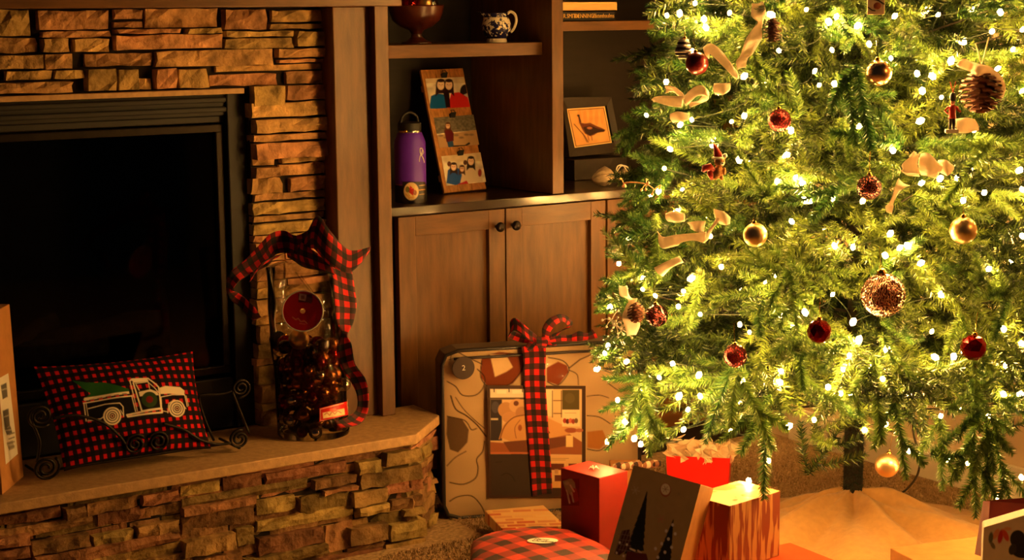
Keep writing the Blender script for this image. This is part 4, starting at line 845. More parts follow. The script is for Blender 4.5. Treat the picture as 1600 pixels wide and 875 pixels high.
mb.v = V2; o = mb.build('body', None, None); o.data.transform(Matrix.Translation(-p0_)); o.parent = pt; o.data.materials.append(M['ware']); smooth_angle(o, 1.0)
rd = -ld; mb = MB(); mb.tube(catmull([p0_+rd*17*k+Vector((0, 0, zp(22))), p0_+rd*22*k+Vector((0, 0, zp(18.5))), p0_+rd*29*k+Vector((0, 0, zp(23))), p0_+rd*31*k+Vector((0, 0, zp(33))), p0_+rd*27*k+Vector((0, 0, zp(45))), p0_+rd*22*k+Vector((0, 0, zp(51)))], 6), .0042, 8); mb.build('handle', M['ware_plain'], pt, smooth=True)
# two books lying on the right shelf
def book_(y0, y1, x1, m, label, Yf, yb=.15):
    a = on_y(872, y1, Yf); e = on_y(x1, y0, Yf); za = max(1.3735, a.z); t = thing('book', (2.965, Yf, za), label, 'book'); X0, X1, z0, z1 = 2.962, e.x, za, e.z; return t, X0, X1, z0, z1
t, X0, X1, z0, z1 = book_(17, 29, 960, None, 'dark hardback book with gold spine lettering lying under the cream book', 4.20); ztop_dark = z1
z0 = 1.3735; M['navy'] = mat('navy_cloth', (26, 28, 34), .6)
mb = MB(); mb.box((X0, 4.20, z0), (X1, 4.202, z1)); mb.box((X0, 4.20, z0), (X1, 4.36, z0+.002)); mb.box((X0, 4.20, z1-.002), (X1, 4.36, z1)); mb.build('cover', M['navy'], t); mb = MB(); mb.box((X0+.003, 4.203, z0+.003), (X1-.003, 4.357, z1-.003)); mb.build('pages', M['white'], t)
gm = mat('gold_foil', (236, 190, 96), .35, metal=.3)
tx = [("R.SMITH", .012, 892), ("DENNING'S", .012, 915), ("austen", .010, 934), ("haulms", .010, 951)]
for s_, sz, px in tx: c = on_y(px, 23, 4.20); text_obj(s_, (z1-z0)*.62, (c.x, 4.1995, (z0+z1)/2), (1, 0, 0), (0, 0, 1), gm, t, sx=.85)
e = on_y(964, 2, 4.19); zt = e.z; t = thing('book', (2.965, 4.19, z1), 'thick cream book lying on top of the dark book', 'book')
mb = MB(); mb.box((X0, 4.19, z1+.0005), (e.x, 4.192, zt)); mb.box((X0, 4.19, z1+.0005), (e.x, 4.35, z1+.0025)); mb.box((X0, 4.19, zt-.002), (e.x, 4.35, zt)); mb.build('cover', mat('cream_cover', (222, 176, 104), .6, noise=.1, nscale=40, stretch=(1, 1, 30)), t); mb = MB(); mb.box((X0+.003, 4.193, z1+.003), (e.x-.003, 4.347, zt-.0025)); mb.build('pages', M['white'], t)
# framed bird print on a dark wooden block
def fy(x, y, Y=4.47): return on_y(x, y, Y)
Q = [fy(874, 153, 4.49), fy(951, 152, 4.49), fy(968, 238, 4.46), fy(886, 246, 4.46)]; fr = thing('framed_bird_print', Q[3], 'dark framed print of a brown wild turkey propped on the bookcase', 'picture frame')
fn = (Q[1]-Q[0]).cross(Q[3]-Q[0]).normalized(); fn = fn if fn.dot(FWD) < 0 else -fn
def fpl(x, y, off=0): return on_plane(x, y, Q[0]+fn*off, fn)
I = [fpl(885, 170), fpl(945, 166), fpl(956, 223), fpl(898, 231)]; wd = mat('dark_frame_wood', (36, 26, 18), .5, noise=.4, nscale=30)
for i in range(4):
    j = (i+1) % 4; f = [Q[i]+fn*.014, Q[j]+fn*.014, I[j]+fn*.010, I[i]+fn*.010]; solid('frame_side', f, [p-fn*.018 for p in f], wd, fr, bevel=.0006)
pr = Print([(885, 170), (945, 166), (956, 223), (898, 231)], 72, 66, (238, 176, 100)); pr.soft = .5; pr.mottle(.16, 10, 3)
for i in range(5): pr.ell(905+i*9, 182+2*(i % 2), 3, 12, (222, 140, 66), a=.45)
bcl = (52, 26, 20); pr.poly([(903, 181), (905, 180), (908, 192), (914, 193), (922, 192), (932, 197), (940, 200), (946, 203), (944, 206), (936, 206), (928, 211), (922, 213), (914, 209), (909, 201), (905, 192)], (110, 52, 30)); pr.poly([(911, 199), (922, 196), (934, 201), (945, 203), (943, 206), (930, 208), (922, 212), (915, 208)], bcl); pr.ell(903.5, 180.5, 2, 1.6, bcl); pr.line([(904, 181), (907, 190)], 1.6, bcl); pr.line([(918, 211), (920, 219)], 1.2, (150, 66, 34)); pr.line([(924, 212), (925, 219)], 1.2, (150, 66, 34)); pr.line([(897, 194), (904, 202), (913, 212), (919, 222)], 1.3, (120, 60, 34)); pr.line([(910, 208), (917, 222)], 1, (90, 44, 26)); pr.ell(921, 200, 4, 2, (180, 110, 70))
for l in ([(885, 170), (945, 166), (956, 223), (898, 231), (885, 170)],): pr.line(l, 2.4, (246, 214, 150))
pr.line([(888, 172.5), (943, 169), (953.5, 221), (900, 228.5), (888, 172.5)], .9, (50, 26, 16))
pr.flat('print', [fpl(885, 170, .011), fpl(945, 166, .011), fpl(956, 223, .011), fpl(898, 231, .011)], M['print'], fr)
zf = min(p.z for p in Q); mb = MB(); mb.box((Q[3].x+.0, 4.42, Zc), (Q[2].x, 4.53, zf-.006)); o = mb.build('wooden_block', wd, bevel=.002); tag(o, 'low dark wooden block under the framed bird print', 'block')
# gauze pouch
sc_ = on_z(945, 291, Zc); pc = thing('gauze_pouch', sc_, 'small pale gauze pouch with gathered neck lying on the bookcase counter', 'pouch')
M['gauze'] = mat('pale_gauze', (196, 172, 136), .8, noise=.3, nscale=60, sheen=.2, bump=.001, bscale=200)
k = depth_of(sc_)/F_PX; hx = RGT.copy(); hx.z = 0; hx.normalize(); hz = Vector((0, 0, 1)); hy = hx.cross(hz)
def crinkle(rows, name, m, parent, n=34, amp=.13, fq=9, seed=0):
    mb = MB(); rs = random.Random(seed); ph = [rs.uniform(0, 6.28) for _ in range(6)]
    for (x, rz, ry, zc) in rows:
        for kk in range(n):
            a = 2*math.pi*kk/n; w = 1+amp*math.sin(fq*a+ph[0]+x*3)+amp*.6*math.sin((fq+4)*a+ph[1])
            mb.v.append(tuple(sc_+hx*x*k+hy*math.cos(a)*ry*w*k+hz*((zc+math.sin(a)*rz*w)*k)))
    for j in range(len(rows)-1):
        for kk in range(n): mb.f.append((j*n+kk, j*n+(kk+1) % n, (j+1)*n+(kk+1) % n, (j+1)*n+kk))
    return mb.build(name, m, parent, smooth=True)
crinkle([(-21, 1, 2, 12), (-18, 6, 7, 12), (-10, 11, 12, 14), (0, 14, 15, 15), (9, 11, 13, 15), (14, 6, 8, 15), (17, 2.4, 3, 15)], 'pouch_body', M['gauze'], pc)
crinkle([(17, 2.4, 3, 15), (22, 6, 8, 16), (30, 11, 12, 15), (36, 11, 13, 13)], 'ruffle', M['gauze'], pc, amp=.22, fq=5, seed=4)
mb = MB(); 
for s_ in (0, 1): mb.tube(catmull([sc_+hx*17*k+hz*18*k, sc_+hx*(20+5*s_)*k+hz*31*k, sc_+hx*(29+6*s_)*k+hz*(32-2*s_)*k, sc_+hx*(36+6*s_)*k+hz*20*k], 6), .0022, 5)
mb.build('drawstring', M['white'], pc, smooth=True)
# ------------------------------------------------------------------ comforter bag against the cabinets
BO = Vector((2.42, 3.95, 0)); ba = math.radians(-20); bex = Vector((math.cos(ba), math.sin(ba), 0)); bny = Vector((-math.sin(ba), math.cos(ba), 0)); BW, BH, BD = .572, .478, .105
M['vinyl'] = clear_mat('clear_vinyl', (.95, .94, .92), .16, .09)
def bpx(x, y, off=0): return on_plane(x, y, BO-bny*off, bny)
def bpos(s, z, off=0): return BO+bex*s+Vector((0, 0, z))-bny*off
def suv(p): q = Vector(p)-BO; return q.dot(bex)/BW, 1-q.z/BH
def pix(s, z): x, y, _ = proj(bpos(s, z)); return (x, y)
quad = [pix(0, BH), pix(BW, BH), pix(BW, 0), pix(0, 0)]
pr = Print(quad, 230, 200, (206, 176, 136)); pr.soft = .6; pr.mottle(.10, 12, 5)
brn = (74, 38, 24); lc = (52, 34, 26)
pr.poly([(752, 560), (780, 552), (818, 556), (816, 580), (800, 600), (780, 608), (762, 606), (750, 590)], (128, 62, 36)); pr.poly([(765, 556), (790, 556), (800, 575), (790, 582), (772, 590)], (226, 196, 152)); pr.line([(752, 565), (750, 590), (764, 606), (790, 604), (808, 588), (818, 568)], 1.6, lc, curve=True)
pr.poly([(852, 575), (870, 566), (884, 572), (886, 582), (870, 602), (852, 596)], (140, 68, 44)); pr.line([(855, 560), (878, 565), (887, 580), (870, 602), (853, 597)], 1.6, lc, curve=True); pr.line([(887, 576), (905, 563), (935, 551)], 1.8, lc); pr.line([(887, 579), (900, 586), (902, 602)], 1.3, lc, curve=True)
pr.line([(700, 562), (712, 552), (730, 560), (752, 570)], 1.6, lc, curve=True); pr.line([(700, 598), (712, 605), (722, 618), (742, 618), (754, 606), (756, 590), (745, 578)], 1.6, lc, curve=True)
pr.line([(705, 620), (712, 640), (728, 650), (745, 665), (758, 682)], 2.0, lc, curve=True); pr.line([(712, 622), (724, 640), (742, 658), (756, 670)], 1.2, lc, curve=True)
pr.poly([(700, 652), (722, 656), (732, 672), (730, 692), (716, 708), (704, 704), (699, 680)], (104, 82, 60)); pr.line([(700, 652), (722, 656), (730, 662), (736, 672), (744, 670)], 1.5, lc, curve=True)
pr.line([(756, 690), (753, 706), (744, 718), (746, 732), (742, 748), (724, 758), (704, 756)], 1.7, lc, curve=True); pr.line([(704, 786), (716, 778), (736, 776), (750, 790), (758, 806)], 1.6, lc, curve=True); pr.line([(700, 730), (712, 716), (728, 706)], 1.3, lc, curve=True)
pr.poly([(916, 675), (940, 672), (948, 690), (935, 702), (916, 700)], (190, 126, 66)); pr.line([(916, 650), (935, 652), (952, 662)], 1.4, lc, curve=True); pr.line([(916, 620), (935, 618), (950, 622)], 1.2, lc, curve=True); pr.line([(916, 702), (935, 704), (948, 694)], 1.5, lc, curve=True); pr.line([(950, 600), (970, 612), (990, 606)], 1.4, lc, curve=True); pr.line([(960, 650), (975, 670), (995, 668)], 1.4, lc, curve=True)
bag = thing('comforter_bag', BO+bex*BW/2, 'large clear zipped bag holding a cream patterned comforter set, leaning by the cabinets', 'comforter bag')
def rr(u, v, r=.07):                                        # superellipse-like rounded face with bulge towards the front
    x, y = (u-.5)*2, (v-.5)*2; ax, ay = abs(x), abs(y); cx, cy = 1-r*2, 1-r*2*BW/BH
    if ax > cx and ay > cy:
        dx_, dy_ = (ax-cx)/(1-cx), (ay-cy)/(1-cy); l = math.hypot(dx_, dy_)
        if l > 0:
            mxx = max(dx_, dy_); f = mxx/l; ax = cx+dx_*f*(1-cx); ay = cy+dy_*f*(1-cy)
    return math.copysign(ax, x), math.copysign(ay, y)
def front(u, v):
    x, y = rr(u, v); e = max(0, 1-abs(x)**8)*max(0, 1-abs(y)**8)
    return bpos((x*.5+.5)*BW, (.5-y*.5)*BH+.002, -.018+.018*e+.003*math.sin(u*13+v*5)*e)
link('comforter', pr.mesh('comforter', front), M['cloth_print'], bag, smooth=True)
# bag body: welded side walls around the rounded outline
N_ = 72; ring = []
for i in range(N_):
    a = 2*math.pi*i/N_; c, s = math.cos(a), math.sin(a); f = 1/max(abs(c), abs(s)); u, v = .5+.5*c*f, .5+.5*s*f; x, y = rr(u, v); ring.append(((x*.5+.5)*BW, (.5-y*.5)*BH+.002))
mb = MB(); rows = [(.0, 1.0), (-.02, 1.004), (-BD*.5, .998), (-BD, .99)]
for off, sc in rows:
    for s, z in ring: mb.v.append(tuple(bpos(BW/2+(s-BW/2)*sc, BH/2+(z-BH/2)*sc+ (0.0005), off-.016)))
for j in range(len(rows)-1):
    for i in range(N_): mb.f.append((j*N_+i, j*N_+(i+1) % N_, (j+1)*N_+(i+1) % N_, (j+1)*N_+i))
mb.f.append(tuple(3*N_+i for i in range(N_))); mb.build('side_wall', mat('dull_taupe_lining', (96, 78, 60), .6, noise=.2, nscale=20), bag, smooth=False)
mb = MB(); mb.tube([bpos(s, z, -.014) for s, z in ring], .0055, 8, close=True); mb.build('piping', mat('dark_piping', (40, 34, 32), .3), bag, smooth=True)
mb = MB(); mb.tube([bpos(.03+BW*.9*i/8, BH-.018+.001*(i % 2), .001) for i in range(9)], .004, 8); mb.build('zip', mat('dark_zip', (44, 34, 30), .4), bag, smooth=True)
mb = MB()
for (u0, v0, u1, v1) in ((0, 0, 1, 1),):
    n = 16
    for j in range(n+1):
        for i in range(n+1): mb.v.append(tuple(front(i/n, j/n)-bny*.006+bny*.0015*math.sin(i*2.3+j*1.7)))
    mb.f += [(j*(n+1)+i, (j+1)*(n+1)+i, (j+1)*(n+1)+i+1, j*(n+1)+i+1) for j in range(n) for i in range(n)]
mb.build('clear_front', M['vinyl'], bag, smooth=True)
# insert card with bedroom picture
iq = [(761, 602), (915, 603), (915, 776), (764, 778)]
pr = Print(iq, 190, 210, (64, 42, 30)); pr.soft = .5
pr.rect(766, 608, 909, 730, (226, 190, 140)); pr.rect(766, 608, 820, 622, (236, 220, 196)); [pr.rect(a, 609, a+15, 615, (250, 240, 220)) for a in (776, 800)]; [pr.line([(a, 607), (a, 612)], 1.6, (60, 50, 44)) for a in (772, 795, 816)]; pr.rect(763, 621, 822, 624, (90, 70, 54))
pr.rect(766, 624, 784, 688, (54, 46, 50)); pr.ell(774, 636, 6, 9, (78, 72, 80)); pr.rect(767, 653, 778, 656, (206, 190, 160)); pr.rect(852, 608, 864, 650, (240, 216, 172)); [pr.rect(a, 610, a+1.4, 652, (96, 60, 40)) for a in (862, 876)]; [pr.rect(864, a, 878, a+1.4, (96, 60, 40)) for a in (625, 645)]
for x, y, rx, ry, c in ((790, 640, 12, 12, (196, 146, 96)), (808, 634, 13, 11, (216, 168, 120)), (798, 652, 14, 9, (206, 152, 104)), (806, 630, 4, 4, (110, 60, 40)), (815, 645, 10, 10, (190, 136, 92))): pr.ell(x, y, rx, ry, c)
pr.poly([(779, 686), (786, 664), (800, 650), (830, 646), (850, 650), (889, 668), (890, 678), (850, 686), (820, 700), (800, 690), (784, 684)], (216, 160, 100)); pr.line([(781, 686), (788, 666), (802, 652), (820, 648)], 1.8, (130, 82, 50), curve=True); pr.line([(806, 684), (804, 668), (812, 656)], 1.2, (156, 100, 62), curve=True); pr.ell(812, 668, 3, 5, (168, 96, 56)); pr.line([(852, 666), (858, 676)], 1.6, (70, 40, 30))
pr.poly([(766, 690), (820, 694), (850, 686), (890, 678), (909, 690), (909, 710), (766, 708)], (160, 92, 54)); pr.poly([(786, 690), (884, 682), (886, 696), (800, 712)], (118, 66, 42)); pr.rect(884, 680, 895, 698, (240, 204, 140)); pr.ell(892, 672, 10, 4, (170, 90, 60)); pr.ell(905, 672, 6, 3, (190, 110, 80)); pr.rect(766, 706, 860, 709, (196, 110, 70))
pr.rect(764, 709, 836, 778, (58, 44, 36)); pr.line([(774, 722), (784, 721)], 1, (34, 26, 22)); pr.line([(784, 742), (792, 739), (800, 744), (804, 752)], 1.4, (34, 26, 22), curve=True)
pr.rect(857, 711, 909, 762, (230, 186, 128)); [pr.line([(861, 716+i*2.4), (888-i*5, 716+i*2.4)], .8, (170, 130, 90)) for i in range(2)]; [pr.rect(a, b, a+13, b+10, (104, 50, 34)) for a, b in ((857, 724), (868, 724), (888, 724), (866, 742), (892, 742))]; pr.rect(866, 733, 872, 740, (200, 150, 100)); pr.rect(857, 752, 880, 762, (222, 166, 96))
pr.rect(878, 609, 905, 640, (84, 72, 34)); pr.ell(890, 622, 8, 8, (96, 84, 44)); pr.rect(878, 640, 906, 666, (244, 222, 180)); [pr.ell(882+i*4.5, 657+(i % 2), 3, 4, c) for i, c in enumerate(((180, 60, 44), (96, 40, 30), (214, 110, 84), (160, 60, 48), (120, 90, 60)))]; pr.line([(882, 645), (900, 645)], 1.0, (200, 170, 130))
for l in ([(761, 602), (915, 603), (915, 776), (764, 778), (761, 602)],): pr.line(l, 6.5, (66, 40, 28))
c4 = [bpx(x, y, .011) for x, y in iq]; card = pr.flat('insert_card', c4, M['print'], bag); card['label'] = 'printed insert card with brown border showing a made bed'
# round badge with 2
bc2 = bpx(724, 575, .013); rad = 18*depth_of(bc2)/F_PX; mb = MB(); mb.lathe([(0, .0015), (rad*.96, .0015), (rad, .0008), (rad, 0)], bc2, 40, axis=-bny); bdg = mb.build('badge', mat('dark_badge', (54, 36, 28), .5), bag); bdg['label'] = 'round dark badge printed with the number 2'
text_obj('2', .021, bc2-bny*.002+bex*.0005, bex, (0, 0, 1), M['white'], bdg)
# gift ribbon round the bag and its bow
rib = thing('checked_gift_ribbon', BO+bex*.25, 'wide red and black checked ribbon and bow tied round the comforter bag', 'ribbon')
dB = depth_of(bpx(836, 660, .02))
def bp2(L, off): return [(bpx(a[0], a[1], off), bpx(a[2], a[3], off)) for a in L]
ribbon('band', bp2([(815, 542, 853, 540), (818, 560, 853, 558), (819, 590, 852, 590), (821, 640, 855, 640), (826, 700, 859, 700), (829, 740, 862, 740), (832, 776, 863, 771)], .017), M['check_big'], rib, across=6)
def c3(L): return [tuple([760+.1828*a[0], 480+.1828*a[1], 760+.1828*a[2], 480+.1828*a[3]]+list(a[4:])) for a in L]
D = dB-.05
ribbon('bow_loop', pxpairs(c3([(430, 240, 430, 300, .0), (370, 190, 380, 290, -.02), (300, 130, 320, 250, -.03), (235, 92, 240, 200, -.01), (200, 140, 190, 245, .02), (230, 200, 200, 262, .04), (320, 235, 290, 300, .04), (420, 265, 400, 310, .02)]), D), M['check_big'], rib)
ribbon('bow_loop', pxpairs(c3([(478, 250, 530, 285, .0), (478, 180, 545, 215, -.02), (520, 110, 580, 165, -.03), (590, 68, 625, 130, -.02), (655, 62, 665, 125, .0), (725, 105, 690, 150, .03), (735, 155, 690, 170, .05), (690, 185, 640, 200, .05), (600, 215, 600, 250, .04), (510, 255, 520, 300, .02)]), D), M['check_big'], rib)
ribbon('bow_tail', pxpairs(c3([(540, 262, 545, 300, .0), (630, 240, 640, 290, .01), (720, 235, 720, 290, .02), (790, 205, 790, 290, .01), (860, 222, 858, 280, .02), (905, 185, 952, 262, .03)]), D), M['check_big'], rib)
ribbon('bow_tail', pxpairs(c3([(440, 300, 400, 270, .0), (400, 350, 340, 320, -.01), (350, 400, 305, 370, .02), (330, 430, 318, 430, .03)]), D+.02), M['check_big'], rib)
ribbon('bow_tail', pxpairs(c3([(470, 280, 530, 290, .0), (500, 330, 580, 330, -.01), (540, 345, 600, 318, .01)]), D+.02), M['check_big'], rib)
ribbon('knot', pxpairs(c3([(440, 250, 500, 250, .0), (425, 285, 525, 290, -.02), (430, 320, 520, 320, -.02), (445, 350, 500, 350, .01)]), D-.005), M['check_big'], rib)

# ------------------------------------------------------------------ gifts on the carpet
def gift_box(name, N, e1deg, w, d, z0, z1, m, label, cat='gift', bevel=.002):
    """near top corner N (x, y), front edge direction e1 to the right, depth d behind"""
    a = math.radians(e1deg); e1 = Vector((math.cos(a), math.sin(a), 0)); e2 = Vector((-math.sin(a), math.cos(a), 0)); P = Vector((N[0], N[1], 0))
    c = [P, P+e1*w, P+e1*w+e2*d, P+e2*d]; Z0, Z1 = Vector((0, 0, z0)), Vector((0, 0, z1)); t = thing(name, P+(e1*w+e2*d)/2+Z0, label, cat)
    mb = MB(); quad_box(mb, [c[0]+Z1, c[1]+Z1, c[1]+Z0, c[0]+Z0], [c[3]+Z1, c[2]+Z1, c[2]+Z0, c[3]+Z0]); o = mb.build('box', m, t, bevel=bevel); return t, P, e1, e2
def wrap_mat(name, a, b, scale, thr=.5, rough=.45, kind='lattice', c=None):
    m, nt, bs = nodes(name); N = nt.nodes.new; L = nt.links.new; tc = N('ShaderNodeTexCoord')
    if kind == 'lattice': tx = N('ShaderNodeTexBrick'); tx.inputs['Color1'].default_value = (*lin(a), 1); tx.inputs['Color2'].default_value = (*lin(c or a), 1); tx.inputs['Mortar'].default_value = (*lin(b), 1); tx.inputs['Scale'].default_value = scale; tx.inputs['Mortar Size'].default_value = .03; tx.inputs['Brick Width'].default_value = .42; tx.inputs['Row Height'].default_value = .2; mp = N('ShaderNodeMapping'); mp.inputs['Rotation'].default_value = (.0, 0, .5); L(tc.outputs['Object'], mp.inputs[0]); L(mp.outputs[0], tx.inputs[0]); L(tx.outputs[0], bs.inputs['Base Color'])
    else:
        mp = N('ShaderNodeMapping'); mp.inputs['Scale'].default_value = (scale, scale, scale*.12); L(tc.outputs['Object'], mp.inputs[0]); tx = N('ShaderNodeTexNoise'); tx.inputs['Scale'].default_value = 1; tx.inputs['Detail'].default_value = 2; L(mp.outputs[0], tx.inputs[0]); cr = N('ShaderNodeValToRGB'); cr.color_ramp.elements[0].position = thr-.03; cr.color_ramp.elements[0].color = (*lin(a), 1); cr.color_ramp.elements[1].position = thr+.03; cr.color_ramp.elements[1].color = (*lin(b), 1); L(tx.outputs[0], cr.inputs[0]); L(cr.outputs[0], bs.inputs['Base Color'])
    bs.inputs['Roughness'].default_value = rough; return m
# red box with sticker
t, P, e1, e2 = gift_box('gift_box', (2.495, 3.335), 8, .102, .14, 0, .25, mat('red_gift_paper', (142, 26, 16), .55, noise=.12, nscale=20), 'deep red gift box standing upright with a snowman-like white sticker on its left side')
pr = Print([(878, 748), (905, 748), (905, 790), (878, 790)], 44, 64, (40, 12, 10)); pr.soft = .6; pr.c[:] = np.array(lin((120, 22, 14)))
ln = -e1; tl = Vector((2.495, 3.335, 0))
def lf(x, y, off=.0012): return on_plane(x, y, tl-e1*off, e1)
pr.poly([(879, 752), (893, 747), (898, 754), (900, 768), (894, 776), (884, 766)], (150, 150, 130)); pr.poly([(894, 762), (901, 764), (905, 782), (897, 786)], (150, 40, 34)); pr.line([(887, 772), (890, 786)], 2.4, (196, 196, 184)); pr.line([(893, 770), (896, 784)], 2.4, (190, 186, 176)); pr.line([(885, 766), (888, 774)], 1.8, (200, 196, 180)); pr.line([(891, 758), (897, 768)], 2.2, (214, 206, 190)); pr.ell(886, 755, 4, 3, (180, 176, 150))
pr.flat('sticker', [lf(878, 748), lf(905, 748), lf(905, 790), lf(878, 790)], M['print'], t)
c = P+e1*.05+e2*.07+Vector((0, 0, .2505)); mb = MB()
for i in range(5): a = i*1.26; mb.tube([c, c+Vector((math.cos(a)*.008, math.sin(a)*.008, .006)), c+Vector((math.cos(a+.3)*.014, math.sin(a+.3)*.014, .001))], [.0012, .0024, .001], 5)
mb.build('tiny_bow', M['white'], t, smooth=True)
# flat red orange gift that carries the others
gift_box('flat_gift', (2.43, 2.84), -3, .385, .175, 0, .111, mat('orange_red_paper', (206, 84, 34), .6, noise=.12, nscale=14), 'flat orange red gift lying on the carpet under the patterned box')
# red and cream patterned box
t, P, e1, e2 = gift_box('gift_box', (2.551, 2.908), 8, .183, .128, .1115, .27, wrap_mat('red_cream_stripe_paper', (150, 62, 30), (214, 150, 86), 66, .5, .45, 'noise'), 'gift box wrapped in red and cream patterned paper in front of the tree')
mb = MB(); e = .0006; Z = Vector((0, 0, .2703)); c4 = [P+Z, P+e1*.183+Z, P+e1*.183+e2*.128+Z, P+e2*.128+Z]; mb.face(c4); mb.build('lid_paper', wrap_mat('cream_brush_paper', (232, 206, 156), (214, 150, 84), 18, .55, .5, 'noise'), t)
# leaning box printed with trees
d_ = 3.93; A0, A1 = on_d(990, 727, d_+.02), on_d(1095, 757, d_-.01); dn_ = (on_d(958, 842, d_-.02)-A0); A3 = A0+dn_.normalized()*.25; A2 = A1+dn_.normalized()*.25; sd = on_d(1115, 763, d_+.09)-A1
t = thing('printed_gift_box', A3, 'tilted grey gift box printed with dark fir trees and snowflakes, kraft sides', 'gift'); solid('box', [A0, A1, A2, A3], [q+sd for q in (A0, A1, A2, A3)], M['kraft'], t)
px = [proj(q)[:2] for q in (A0, A1, A2, A3)]; pr = Print(px, 110, 180, (158, 136, 104)); pr.soft = .5; pr.mottle(.06, 20, 3)
def p4(L): return [(950+.2*x, 700+.2*y) for x, y in L]
def fir(top, base, halfw, col, n=9):
    (tx, ty), (bx, by_) = top, base; Lp = []; Rp = []
    for i in range(n+1):
        f = i/n; x = tx+(bx-tx)*f; y = ty+(by_-ty)*f; w = halfw*f
        Lp.append((x-w, y+w*.25)); Rp.append((x+w*.85, y-w*.05))
        if i < n: Lp.append((x-w*.72-1, y+2.2)); Rp.append((x+w*.66+.8, y+2.0))
    pr.poly(Lp+Rp[::-1], col)
fir((1011, 768), (992, 862), 17, (16, 20, 24)); fir((1052, 812), (1036, 880), 15, (22, 22, 30))
for x, y in p4([(505, 605), (455, 652), (472, 715), (525, 675), (420, 752), (497, 780), (445, 818), (390, 858), (372, 790)]): pr.ell(x, y, 2.2, 2.6, (206, 204, 208))
pr.poly([(972, 830), (984, 828), (985, 856), (968, 868), (960, 866)], (70, 30, 36)); [pr.line([(962+i*5, 862), (974+i*5, 830)], .9, (130, 110, 110)) for i in range(4)]; [pr.line([(966, 835+i*8), (986, 838+i*8)], .9, (130, 110, 110)) for i in range(4)]
for x, y in p4([(92, 742), (148, 758), (68, 822), (122, 846)]): pr.ell(x, y, 1.7, 2, (220, 210, 200))
pr.line([(985, 858), (992, 861)], 3, (214, 204, 190)); pr.line([(997, 861), (1002, 865)], 3, (196, 176, 160)); pr.poly([(980, 862), (1010, 866), (1014, 880), (976, 880)], (92, 32, 34))
def flake(cx, cy, r, col, w=.9):
    for i in range(3): a = i*math.pi/3+.2; pr.line([(cx-r*math.cos(a), cy-r*math.sin(a)), (cx+r*math.cos(a), cy+r*math.sin(a))], w, col)
pr.ell(1040, 766, 8.5, 11, (150, 50, 36), a=.7); pr.ell(1040, 765, 7.2, 9, (214, 206, 190)); flake(1040, 765, 5, (150, 120, 100)); flake(993, 767, 6.5, (176, 160, 140), 1.2); flake(1033, 812, 6.5, (170, 120, 104), 1.3); flake(1061, 772, 3.5, (140, 124, 100)); flake(972, 810, 4, (130, 112, 92))
nn = (A1-A0).cross(A3-A0).normalized(); nn = nn if nn.dot(FWD) < 0 else -nn
pr.flat('front_print', [q+nn*.002 for q in (A0, A1, A2, A3)], M['print'], t)
# small flat kraft gift with red pattern, on another flat gift
c = [on_z(788, 830, .062), on_z(884, 821, .062)]; dirr = (on_z(780, 785, .062)-c[0]); e1v = (c[1]-c[0])
gift_box('flat_gift', (c[0].x, c[0].y), math.degrees(math.atan2(e1v.y, e1v.x)), .168, .20, .03, .062, wrap_mat('cream_red_lattice_paper', (240, 204, 140), (236, 190, 120), 7.5, kind='lattice', c=(206, 84, 40)), 'flat gift in cream paper with red lattice pattern before the comforter bag')
gift_box('flat_gift', (2.385, 3.60), -32, .20, .20, 0, .0295, mat('dark_maroon_paper', (84, 24, 26), .5), 'thin dark maroon gift lying underneath the red lattice patterned gift')
# soft checked parcel with oval tag
pk = thing('soft_parcel', (2.33, 3.40, 0), 'soft red and black checked parcel with a white oval tag in the foreground', 'gift'); outline = [(735, 862), (742, 848), (775, 838), (830, 831), (880, 834), (905, 841), (935, 855), (968, 874), (990, 905), (900, 960), (760, 950), (738, 910)]
O3 = [on_z(x, y, .085) for x, y in outline]; cen = sum(O3, Vector())/len(O3); ring = catmull(O3, 4, close=True); mb = MB(); n = len(ring); lv = [(0.0, .985, -.083), (0, 1.0, -.045), (0, 1.0, 0.0), (0, .96, .014), (0, .85, .024), (0, .65, .031), (0, .4, .034), (0, .15, .035)]
for _, f, dz in lv:
    for i, p in enumerate(ring): mb.v.append(tuple(cen.lerp(p, f)+Vector((0, 0, dz+.0015*math.sin(i*1.1)*f*(1 if dz > -.07 else 0)))))
for j in range(len(lv)-1):
    for i in range(n): mb.f.append((j*n+i, j*n+(i+1) % n, (j+1)*n+(i+1) % n, (j+1)*n+i))
mb.f.append(tuple((len(lv)-1)*n+i for i in range(n))); mb.f.append(tuple(range(n))[::-1])
mb.build('wrapping', check_mat('checked_parcel_paper', .075, .075, coord='Object', red=(212, 52, 26), mid=(150, 30, 20), dark=(44, 14, 16), rough=.5), pk, smooth=True)
oc = on_z(848, 845, .1215); mb = MB(); k = .038
for f in (1, ): mb.v = [tuple(oc+RGT.xy.to_3d().normalized()*k*math.cos(a)+Vector((FWD.x, FWD.y, 0)).normalized()*k*.95*math.sin(a)*.62+Vector((0, 0, -.001*0))) for a in np.linspace(0, 2*math.pi, 33)[:-1]]; mb.f = [tuple(range(32))]
o = mb.build('oval_tag', M['white'], pk); o.modifiers.new('thickness', 'SOLIDIFY').thickness = .001
hx = RGT.copy(); hx.z = 0; hx.normalize(); hf = Vector((FWD.x, FWD.y, 0)).normalized()
for s_, dx__, dy__ in (('Merry', -.004, .007), ('Christmas', .002, -.008)): text_obj(s_, .015, oc+hx*dx__+hf*dy__+Vector((0, 0, .0012)), hx*.95-hf*.25, hf*.95+hx*.25, mat('dark_ink', (60, 54, 40), .6), o, shear=.3)
